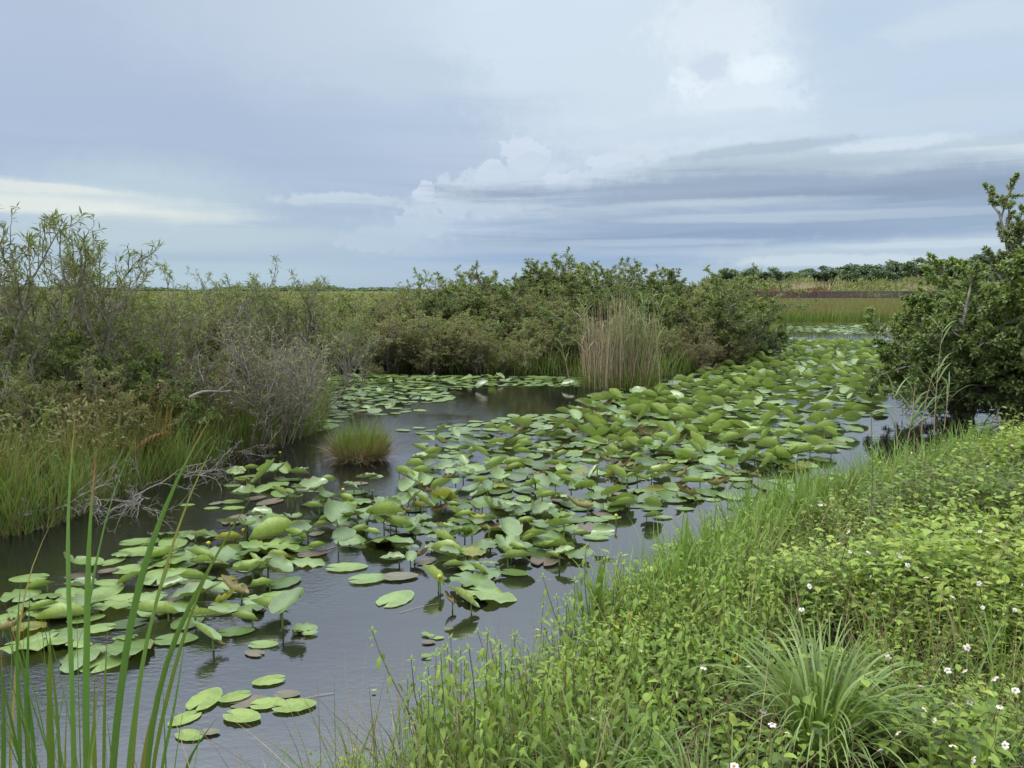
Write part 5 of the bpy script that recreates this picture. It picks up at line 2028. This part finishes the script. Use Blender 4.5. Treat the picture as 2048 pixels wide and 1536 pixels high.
for lb, bl in CATS:
    q = U(bl[0][0][0][0], bl[0][0][0][1], bl[0][1])
    o = empty('cattail', (q[0], q[1], q[2]))
    for pix, y0, y1, w, tn in bl:
        g = G()
        ribbon(g, rng, pix, y0, y1, w, tn)
        g.V = [v - np.array(q) for v in g.V]
        g.build('leaf', M['cattail'], o)
    tag(o, lb, 'cattail', 'cattails in the near left corner')


def corner_grass():
    """thin grass blades at the near left corner"""
    rng = np.random.default_rng(431)
    n = 44
    px = np.concatenate([rng.uniform(-120, 100, 34), rng.uniform(100, 330, 10)])
    Y = rng.uniform(1.9, 2.5, n)
    x = (px - 1024) / F * Y
    z = height(x, Y)
    L = rng.uniform(.55, 1.0, n) * np.where(px > 130, .8, 1)
    g = G()
    blades(g, rng, np.stack([x, Y, z], 1), L, rng.uniform(.004, .009, n), rng.uniform(0, .14, n), rng.uniform(0, .4, n), rng.uniform(0, 6.28, n), 8, np.clip(rng.normal(.45, .25, n), 0, 1))
    tag(g.build('corner_grass', M['cattail']), 'thin green and straw grass blades among the cattails', 'grass', kind='stuff')


corner_grass()


# ------------------------------------------------------------------ the near bank
def leafplant(rng, h, nl, ls, droop, mat_t=(.5, .2), wid=.5, r0=.02, up=.2):
    g = G()
    k = np.arange(nl)
    f = (k + rng.random(nl)) / nl
    a = k * 2.4 + rng.normal(0, .4, nl)
    l = rng.normal(0, .12, 2)
    p = np.stack([l[0] * f * h + np.cos(a) * r0, l[1] * f * h + np.sin(a) * r0, (.12 + .88 * f) * h], 1)
    d = unit(np.stack([np.cos(a), np.sin(a), rng.normal(up, .25, nl) - droop * (1 - f)], 1))
    s = rng.uniform(.7, 1.25, nl) * ls * (1.1 - .35 * f)
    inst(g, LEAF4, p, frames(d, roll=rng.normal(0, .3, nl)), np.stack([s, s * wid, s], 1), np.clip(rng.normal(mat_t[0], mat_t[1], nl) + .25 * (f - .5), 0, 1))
    return g


TUFT = P(1640, 1452, .42)


def ground_cover():
    rng = np.random.default_rng(501)
    tps = [leafplant(rng, rng.uniform(.18, .40), 19, .055, .3, wid=rng.uniform(.42, .62), r0=.03) for _ in range(10)]
    small = [leafplant(rng, rng.uniform(.15, .32), 20, .034, .2, wid=.5, r0=.035) for _ in range(6)]
    thin = G()
    g = G()
    gs = G()
    xs, ys = [], []
    for (lo, hi, den) in ((2.0, 4.2, 300), (4.2, 8, 170), (8, 16, 80)):
        A_ = 15 * (hi - lo)
        n = int(A_ * den)
        x = rng.uniform(-3, 12, n)
        y = rng.uniform(lo, hi, n)
        q = proj(np.stack([x, y, np.full(n, .5)], 1))
        m = (q[:, 0] > -100) & (q[:, 0] < 2200) & (q[:, 1] < 1800)
        x, y = x[m], y[m]
        d = dist(BANK, x, y)
        gap = np.sin(x * 4.3 + 2 * np.sin(y * 3.1)) + np.sin(y * 5.7 + 1.5 * np.sin(x * 2.9))
        m = (d > .02 + .10 * rng.random(len(d))) & (gap > -1.75 + .5 * rng.random(len(d))) & ~((np.hypot(x - TUFT[0], y - TUFT[1]) < .20) | (np.hypot(x - TUFT[0], y - TUFT[1] + .28) < .17))
        xs.append(x[m])
        ys.append(y[m])
    x, y = np.concatenate(xs), np.concatenate(ys)
    z = height(x, y)
    n = len(x)
    lump = .5 + .25 * np.sin(x * 2.7 + 1.7 * np.sin(y * 2.1)) + .25 * np.sin(y * 3.3 + x * 1.1)
    patch = np.sin(x * 1.9 + 4 + 1.5 * np.sin(y * 1.3)) + np.sin(y * 1.6 + 2)
    k = rng.integers(0, 16, n)
    s = (.5 + .8 * lump) * rng.uniform(.75, 1.25, n)
    s = s * np.clip(.35 + y / 6, .72, 1.0)
    corner = (x < .1) & (y < 3.1)
    s = np.where(corner, s * .55, s)
    rz = rng.uniform(0, 6.28, n)
    off = rng.normal(-.04, .14, n) + patch * .10
    tilt = rng.normal(0, .25, (n, 2))
    for i in range(16):
        m = (k == i)
        if i >= 10:
            scatter(gs, small[i - 10], np.stack([x, y, z + .06 * lump], 1)[m], rz[m], s[m], off[m] - .05, tilt=tilt[m])
        else:
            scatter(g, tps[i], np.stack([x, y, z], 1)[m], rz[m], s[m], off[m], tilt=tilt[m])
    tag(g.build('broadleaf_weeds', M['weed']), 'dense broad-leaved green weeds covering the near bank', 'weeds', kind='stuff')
    tag(gs.build('small_weeds', M['weed']), 'small-leaved weeds mixed through the near bank', 'weeds', kind='stuff')
    # wiry stems and seed stalks through the weeds
    n = 4800
    i = rng.integers(0, len(x), n)
    blades(thin, rng, np.stack([x[i], y[i], z[i]], 1), rng.uniform(.2, .52, n), rng.uniform(.0016, .0032, n), rng.uniform(0, .9, n), rng.uniform(0, .8, n), rng.uniform(0, 6.28, n), 5)
    n = 1500
    i = rng.integers(0, len(x), n)
    dg = G()
    blades(dg, rng, np.stack([x[i], y[i], z[i] + .05], 1), rng.uniform(.25, .6, n), rng.uniform(.002, .004, n), rng.uniform(.1, 1.2, n), rng.uniform(0, .5, n), rng.uniform(0, 6.28, n), 5)
    tag(dg.build('dead_stalks', M['dead']), 'dry brown dead stalks tangled through the bank weeds', 'stalks', kind='stuff')
    tag(thin.build('wiry_stems', M['marsh']), 'wiry brownish stems and thin grass through the bank weeds', 'stems', kind='stuff')
    n = 2600
    i = rng.integers(0, len(x), n)
    gg = G()
    blades(gg, rng, np.stack([x[i], y[i], z[i]], 1), rng.uniform(.2, .45, n), rng.uniform(.004, .008, n), rng.uniform(0, .6, n), rng.uniform(.2, 1.3, n), rng.uniform(0, 6.28, n), 5)
    tag(gg.build('bank_grass', M['grass']), 'green grass blades mixed through the bank weeds', 'grass', kind='stuff')


ground_cover()
EDGE = [(1180, 1330), (1240, 1270), (1370, 1170), (1480, 1085), (1600, 1035), (1720, 1000), (1830, 955), (1930, 925)][::-1]
strip_grass('edge_grass', EDGE, .55, 3600, (.25, .62), (.006, .013), M['grass'], 'fresh green grass fringe where the near bank meets the water', 511, lean=.45, lo=-.05, tint=.7, clump=.7)


def sedge_proto(seed, n, L, w, name='sedge_tuft'):
    rng = np.random.default_rng(seed)
    g = G()
    a = rng.uniform(0, 6.28, n)
    r = rng.random(n) ** .6 * .09
    base = np.stack([np.cos(a) * r, np.sin(a) * r, np.zeros(n)], 1)
    blades(g, rng, base, rng.uniform(.6, 1.1, n) * L, rng.uniform(.7, 1.2, n) * w, rng.uniform(.02, .75, n), rng.uniform(1.5, 3.0, n), a + rng.normal(0, .35, n), 12, None, pw=2.4)
    k = n // 8
    d = G()
    blades(d, rng, base[:k] * 1.1, rng.uniform(.3, .7, k) * L, w * .7, rng.uniform(.6, 1.3, k), rng.uniform(.3, 1.3, k), a[:k], 6)
    return proto(name, [('blades', g, M['sedge']), ('dead_blades', d, M['dead'])])


sp_ = [sedge_proto(521, 230, .70, .012), sedge_proto(522, 90, .5, .010)]
for i, (px, py, s, v, lb) in enumerate([
        (1640, 1452, .80, 0, 'large fountain-shaped sedge tuft in the middle of the near bank'),
        (1185, 1560, .85, 1, 'arching sedge tuft at the bottom frame edge right of the nettles'),
        (1250, 1500, .8, 1, 'loose sedge tuft between the nettles and the large sedge tuft'),
        (1400, 1590, .8, 1, 'low sedge tuft at the bottom frame edge below the large one'),
        (1650, 1110, .75, 1, 'small grey-green sedge tuft near the tall leafy weed'),
        (1560, 1130, .6, 1, 'small sedge tuft at the foot of the fringe grass'),
        (1840, 1090, .55, 1, 'small sedge tuft among daisies right of the tall leafy weed')]):
    q = P(px, py, .42)
    place(sp_[v], (q[0], q[1], gz(q[0], q[1])), i * 1.3, s, lb, 'sedge tuft', 'arching sedge tufts')


# drooping nettles along the water edge
def nettle(seed, h, lean=(0, 0), pairs=13, low=.25):
    rng = np.random.default_rng(seed)
    st, lf = G(), G()
    t = np.linspace(0, 1, 8)
    pts = np.stack([lean[0] * t ** 1.2 * h + .01 * np.sin(t * 7 + seed), lean[1] * t * h, t * h], 1)
    tubes(st, [(pts, .004, .0016, 1)], 4, rng.random())
    f = low + (1 - low) * (np.arange(pairs) + .5) / pairs
    P_, D_, S_, A_ = [], [], [], []
    for i, ff in enumerate(f):
        p = np.array([np.interp(ff, t, pts[:, c]) for c in range(3)])
        for k in range(2):
            a = i * PI / 2 + k * PI + rng.normal(0, .25)
            dz = -.9 + rng.normal(0, .3) + (1.0 if ff > .93 else 0)
            P_.append(p + np.array([math.cos(a), math.sin(a), 0]) * .012)
            D_.append((math.cos(a), math.sin(a), dz))
            S_.append(rng.uniform(.036, .062) * (1.1 - .5 * max(ff - .7, 0) / .3))
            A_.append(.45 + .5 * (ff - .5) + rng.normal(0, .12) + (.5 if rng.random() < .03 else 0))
    k = 4
    for j in range(k):
        a = j * 2 * PI / k
        P_.append(pts[-1])
        D_.append((math.cos(a), math.sin(a), -.15 + 1.3 * (j % 2)))
        S_.append(.022)
        A_.append(.8)
    S_ = np.array(S_)
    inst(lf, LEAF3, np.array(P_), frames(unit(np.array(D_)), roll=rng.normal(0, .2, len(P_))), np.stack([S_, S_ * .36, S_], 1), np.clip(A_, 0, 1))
    return st, lf


npr = []
for i, (h, pairs, low) in enumerate([(.42, 13, .12), (.5, 14, .15), (.36, 12, .1), (.55, 13, .25), (.46, 14, .1), (.33, 10, .15)]):
    st, lf = nettle(600 + i, h, (.1 * math.sin(i * 2), .05), pairs, low)
    npr.append(proto('nettle', [('stem', st, M['weedstem']), ('leaves', lf, M['nettle'])]))
# lone stalks that stand clear over the water: (top, foot, distance)
lone = [((742, 1268), (858, 1560), 2.75, 6, .62, 'lone nettle with a bare reddish stem leaning furthest left over the water'),
        ((817, 1325), (866, 1560), 2.7, 8, .35, 'thin nettle second from the open water beside the leaning one'),
        ((866, 1312), (872, 1560), 2.8, 9, .3, 'thin upright nettle rising from the shallow water'),
        ((892, 1303), (905, 1560), 2.8, 10, .3, 'upright nettle with small drooping leaves left of the leafy nettles'),
        ((958, 1270), (1008, 1540), 2.85, 7, .5, 'tall nettle with a hanging grey-green head'),
        ((984, 1288), (1015, 1540), 2.9, 6, .55, 'nettle with hanging head right beside the tallest grey-green one'),
        ((931, 1328), (945, 1540), 2.8, 12, .2, 'pale nettle between the thin ones and the hanging heads'),
        ((1084, 1158), (1175, 1420), 3.35, 9, .5, 'tall reddish-stemmed nettle standing up against open water'),
        ((1109, 1198), (1150, 1400), 3.35, 4, .75, 'dark nettle head just right of the tall reddish stem'),
        ((1129, 1198), (1160, 1400), 3.4, 4, .75, 'second dark nettle head right of the tall reddish stem'),
        ((1237, 1132), (1262, 1380), 3.6, 12, .25, 'tall nettle at the bank corner against bright water'),
        ((1262, 1150), (1290, 1380), 3.6, 12, .2, 'bushy nettle at the bank corner beside the tall one'),
        ((1400, 1002), (1428, 1200), 4.7, 7, .5, 'nettle with sparse leaves above the fringe grass'),
        ((1412, 1050), (1440, 1210), 4.7, 6, .5, 'short nettle below the sparse one above the fringe grass'),
        ((1515, 945), (1535, 1110), 5.3, 12, .2, 'dark nettle spire in the grass fringe'),
        ((1568, 932), (1575, 1080), 5.8, 14, .1, 'broad nettle spire in the grass fringe left of the tall leafy weed')]
for i, (tp, ft, Y, pr_, lw_, lb) in enumerate(lone):
    a, b = U(*ft, Y), U(*tp, Y)
    h = b[2] - a[2]
    st, lf = nettle(640 + i, h, ((b[0] - a[0]) / h, .05), pr_, lw_)
    o = empty('nettle', tuple(a))
    st.build('stem', M['redstem'], o)
    lf.build('leaves', M['nettle'], o)
    tag(o, lb, 'nettle', 'nettles along the water edge')
rng = np.random.default_rng(531)
items = []
cnt = 0
for i in range(4000):
    if cnt >= 185:
        break
    px, py = rng.uniform(820, 1560), rng.uniform(1080, 1640)
    q = P(px, py, .3)
    d = dist(BANK, np.array([q[0]]), np.array([q[1]]))[0]
    if d < -.02 or d > 1.0 - .3 * rng.random() or (px < 900 and py > 1560):
        continue
    if any((q[0] - a) ** 2 + (q[1] - b) ** 2 < .0036 for a, b in [t[3] for t in items]):
        continue
    o = place(npr[cnt % 6], (q[0], q[1], gz(q[0], q[1]) - .01), rng.uniform(0, 6.28), rng.uniform(.75, 1.15), tilt=(rng.normal(0, .08), rng.normal(0, .08)))
    items.append((o, ('bright green bushy nettle', 'yellow-green nettle', 'short leafy nettle', 'tall leafy nettle', 'slender nettle', 'small nettle')[cnt % 6], 'nettle', (q[0], q[1])))
    cnt += 1
byland(items, 'nettles along the water edge')

# upright rush blades standing among the nettles
items = []
g = G()
blades(g, np.random.default_rng(3), np.zeros((1, 3)), .55, .006, .03, .05, np.array([.3]), 6, np.array([.8]))
rp = proto('rush', [('blade', g, M['sedge'])])
for px, py, tp in [(1033, 1450, 1232), (1052, 1440, 1262), (1005, 1440, 1256), (1022, 1470, 1262), (812, 1560, 1375), (795, 1560, 1420), (1215, 1320, 1160), (1275, 1300, 1140), (1180, 1330, 1165)]:
    q = P(px, py, .15)
    h = (py - tp) * q[1] / F + .1
    place(rp, (q[0], q[1], .05), px, (1, 1, h / .55), 'thin dark green rush standing %s' % {1033: 'tallest of the pair beside the hanging nettle heads', 1052: 'right of the tallest rush by the hanging nettle heads',
          1005: 'just left of the tallest rush by the hanging heads', 1022: 'short and behind the rush pair', 812: 'in the shallows beside the leaning nettle', 795: 'in open shallows, closest to the leaning nettle foot',
          1215: 'at the bank corner before the fringe grass', 1275: 'alone among the bank corner nettles', 1180: 'left of the bank corner rushes'}[px], 'rush', 'single rushes')


# fringe grass shoots with wide leaves
def shoot(seed):
    rng = np.random.default_rng(seed)
    g = G()
    n = 9
    f = np.linspace(.0, .8, n)
    blades(g, rng, np.stack([np.zeros(n), np.zeros(n), f * .22], 1), rng.uniform(.2, .34, n), .015, rng.uniform(.08, .5, n), rng.uniform(.0, .5, n), np.arange(n) * PI + rng.normal(0, .5, n), 6, np.clip(rng.normal(.7, .15, n), 0, 1))
    return proto('grass_shoot', [('leaves', g, M['grass'])])


shp = [shoot(s) for s in (1, 2, 3, 4)]
items = []
for i, (px, py) in enumerate([(1320, 1225), (1345, 1200), (1368, 1185), (1300, 1250), (1390, 1160), (1410, 1140), (1440, 1120), (1460, 1090), (1490, 1080), (1475, 1120), (1520, 1060), (1545, 1050), (1430, 1160), (1380, 1215), (1350, 1245),
                              (1510, 1100), (1580, 1040), (1610, 1040), (1555, 1085), (1640, 1030), (1590, 1075), (1670, 1010), (1690, 1040), (1190, 1290), (1170, 1270), (1210, 1300)]):
    q = P(px, py, .12)
    o = place(shp[i % 4], (q[0], q[1], gz(q[0], q[1])), i * 2.1, 1.05 + .15 * (i % 3))
    items.append((o, ('wide-bladed grass shoot', 'upright grass shoot', 'leaning grass shoot', 'pale grass shoot')[i % 4], 'grass shoot', (q[0], q[1])))
byland(items, 'grass shoots on the bank fringe')


def tall_weed(px, py, top, Y, seed, label, n=70):
    rng = np.random.default_rng(seed)
    a, b = U(px, py, Y), U(*top, Y)
    o = empty('tall_weed', tuple(a))
    L = b - a
    t = np.linspace(0, 1, 8)[:, None]
    pts = L[None] * t + np.array([.03, 0, 0]) * np.sin(t * PI)
    g = G()
    tubes(g, [(pts, .005, .002, 0)], 5, .4)
    g.build('stem', M['weedstem'], o)
    f = np.linspace(.06, 1, n)
    a_ = np.arange(n) * 2.4
    p = np.stack([np.interp(f, t[:, 0], pts[:, c]) for c in range(3)], 1)
    d = unit(np.stack([np.cos(a_), np.sin(a_), .75 + .6 * f], 1))
    s = rng.uniform(.8, 1.2, n) * (.085 - .05 * f)
    g = G()
    inst(g, LEAF3, p, frames(d, roll=rng.normal(0, .2, n)), np.stack([s, s * .24, s], 1), np.clip(rng.normal(.4, .15, n), 0, 1))
    g.build('leaves', M['silver'], o)
    tag(o, label, 'weed', 'tall leafy weeds')


tall_weed(1728, 1150, (1742, 830), 4.9, 701, 'tall leafy weed spire rising alone against the lily pads')
tall_weed(1885, 930, (1880, 868), 8.0, 702, 'short leafy weed spire at the top of the bank', 30)
tall_weed(1835, 960, (1833, 880), 7.6, 703, 'leafy weed spire behind the daisies right of the tall one', 34)


# white daisies
def daisy(seed):
    rng = np.random.default_rng(seed)
    pt, dc, st = G(), G(), G()
    n = 5 + seed % 2
    for k in range(n):
        a = k * 2 * PI / n + rng.normal(0, .15)
        c, s = math.cos(a), math.sin(a)
        L, w = rng.uniform(.013, .017), .0065
        pr = [(.003, .002), (.3, .8), (.7, 1.0), (.92, .8), (1.0, .3)]
        V = []
        for u_, ww in pr:
            for j in (-1, 0, 1):
                x = .003 + u_ * L
                y = j * w * ww
                V.append((x * c - y * s, x * s + y * c, -.001 * abs(j) + rng.normal(0, .0004) - u_ * u_ * .004))
        pt.add(V, [(3 * i + j, 3 * i + j + 3, 3 * i + j + 4, 3 * i + j + 1) for i in range(4) for j in (0, 1)])
    rg = [(.0055, -.002), (.0058, .001), (.004, .004), (.0005, .005)]
    V = [(r_ * math.cos(t), r_ * math.sin(t), z) for r_, z in rg for t in np.linspace(0, 2 * PI, 8, endpoint=False)]
    dc.add(V, [(i * 8 + j, i * 8 + (j + 1) % 8, (i + 1) * 8 + (j + 1) % 8, (i + 1) * 8 + j) for i in range(3) for j in range(8)])
    tubes(st, [(np.array([(0, 0, -.002), (.004, 0, -.08), (.0, .012, -.2), (.01, 0, -.32)]), .0013, .002, 1)], 4)
    return proto('daisy', [('petals', pt, M['white']), ('disc', dc, M['orange']), ('stem', st, M['weedstem'])])


dp = [daisy(s) for s in range(5)]
dpx = [(1186, 1437), (1700, 1458), (1795, 1465), (1527, 1420), (1545, 1448), (1575, 1465), (1468, 1532), (1850, 1418), (1868, 1440), (1907, 1408), (1940, 1404), (2000, 1413), (1935, 1295), (1928, 1341), (1988, 1356),
       (1776, 1315), (1842, 1372), (1498, 1332), (1408, 1335), (1575, 1225), (1603, 1218), (1770, 1171), (1717, 1140), (1738, 1104), (1750, 1103), (1746, 1056), (1730, 1045), (1678, 1086), (1654, 1096), (1701, 1103),
       (1639, 1120), (1800, 1112), (1816, 1130), (1852, 1154), (1958, 1166), (1960, 1062), (1990, 1060), (2015, 1050), (1950, 949), (1822, 905), (1870, 905), (1998, 896), (2025, 890), (2040, 855), (1915, 990), (2043, 1170),
       (1907, 1194), (1880, 1265), (1965, 1215), (1760, 966), (1812, 960), (2030, 1380), (1905, 1490), (1760, 1500), (1620, 1290), (1895, 1340), (2010, 1490), (1945, 1520), (1250, 1285), (1282, 1300), (1075, 1258), (1136, 1258)]
rng = np.random.default_rng(541)
for i in range(12):
    dpx.append((rng.uniform(1560, 2050), 880 + 370 * rng.random() ** 1.2 + 0))
items = []
for i, (px, py) in enumerate(dpx):
    q = P(px, py, .82 - (.3 if px < 1300 else 0))
    if px > 1300 and dist(BANK, np.array([q[0]]), np.array([q[1]]))[0] < .15:
        continue
    o = place(dp[i % 5], tuple(q), rng.uniform(0, 6.28), rng.uniform(.4, .66), tilt=(rng.normal(.1, .7), rng.normal(0, .6)))
    items.append((o, 'small white daisy with an orange centre', 'daisy', (q[0], q[1])))
LM.clear()
LM.update({'large sedge tuft': P(1640, 1490, .5), 'tall leafy weed spire': P(1728, 1150, .5), 'grey post': P(2045, 1520, .6), 'glossy tree at the bank': P(1990, 850, .3), 'bank corner nettles': P(1250, 1300, .3),
           'small sedge tuft among daisies': P(1840, 1090, .4), 'hanging nettle heads': P(980, 1450, .2)})
byland(items, 'white daisies on the bank')

# stones under the shallow water
for i, (px, py, s, lb) in enumerate([(735, 1520, .17, 'pale flat stone under the shallows at the bottom edge'), (805, 1498, .13, 'rounded brown stone under water beside the leaning nettle'),
                                     (700, 1548, .15, 'stone cut by the bottom frame edge in the shallows'), (1090, 1370, .12, 'submerged stone at the nettle fringe')]):
    rng = np.random.default_rng(800 + i)
    g = G()
    nu, nvv = 18, 10
    V = []
    ph = rng.uniform(0, 6, 6)
    for a in range(nvv + 1):
        for b in range(nu):
            th, p_ = a * PI / nvv, b * 2 * PI / nu
            r = 1 + .12 * math.sin(2 * p_ + ph[0]) + .08 * math.sin(3 * p_ + 2 * th + ph[1]) + .05 * math.sin(7 * p_ + 3 * th + ph[2])
            V.append((s * 1.3 * r * math.sin(th) * math.cos(p_), s * r * math.sin(th) * math.sin(p_), s * .42 * r * math.cos(th)))
    g.add(V, [(a * nu + b, a * nu + (b + 1) % nu, (a + 1) * nu + (b + 1) % nu, (a + 1) * nu + b) for a in range(nvv) for b in range(nu)])
    q = P(px, py, -.05)
    o = g.build('stone', M['stone'])
    o.location = (q[0], q[1], -.075 - s * .02)
    tag(o, lb, 'stone', 'stones under the shallow water')

# grey post at the corner
g, g2 = G(), G()
box(g, (-.02, -.02, -.9), (.02, .02, .0))
box(g2, (-.024, -.024, .0), (.024, .024, .008))
o = empty('post', tuple(U(2076, 1522, 1.7)))
g.build('shaft', M['post'], o, False)
g2.build('cap', M['post'], o, False)
tag(o, 'dark grey square post poking into the bottom corner', 'post')

# labels of the shrubs and ferns, counted from the left along their shore
rk = {}
for o, d, kind, zn, px in sorted(REC, key=lambda t: t[4]):
    k = (kind, zn)
    rk[k] = rk.get(k, 0) + 1
    where = {'left shore': 'on the left shore', 'scrub behind the left shore': 'in the scrub behind the left shore', 'middle island': 'on the middle island', 'prairie behind the middle island': 'on the prairie behind the island'}[zn]
    tag(o, '%s, %s from the left %s' % (d, ordw(rk[k] - 1, 'first'), where), 'fern' if kind == 'fern' else 'shrub', 'rusty ferns on the left shore' if kind == 'fern' else 'shrubs ' + where)
    assert len(o['label'].split()) <= 18, o['label']
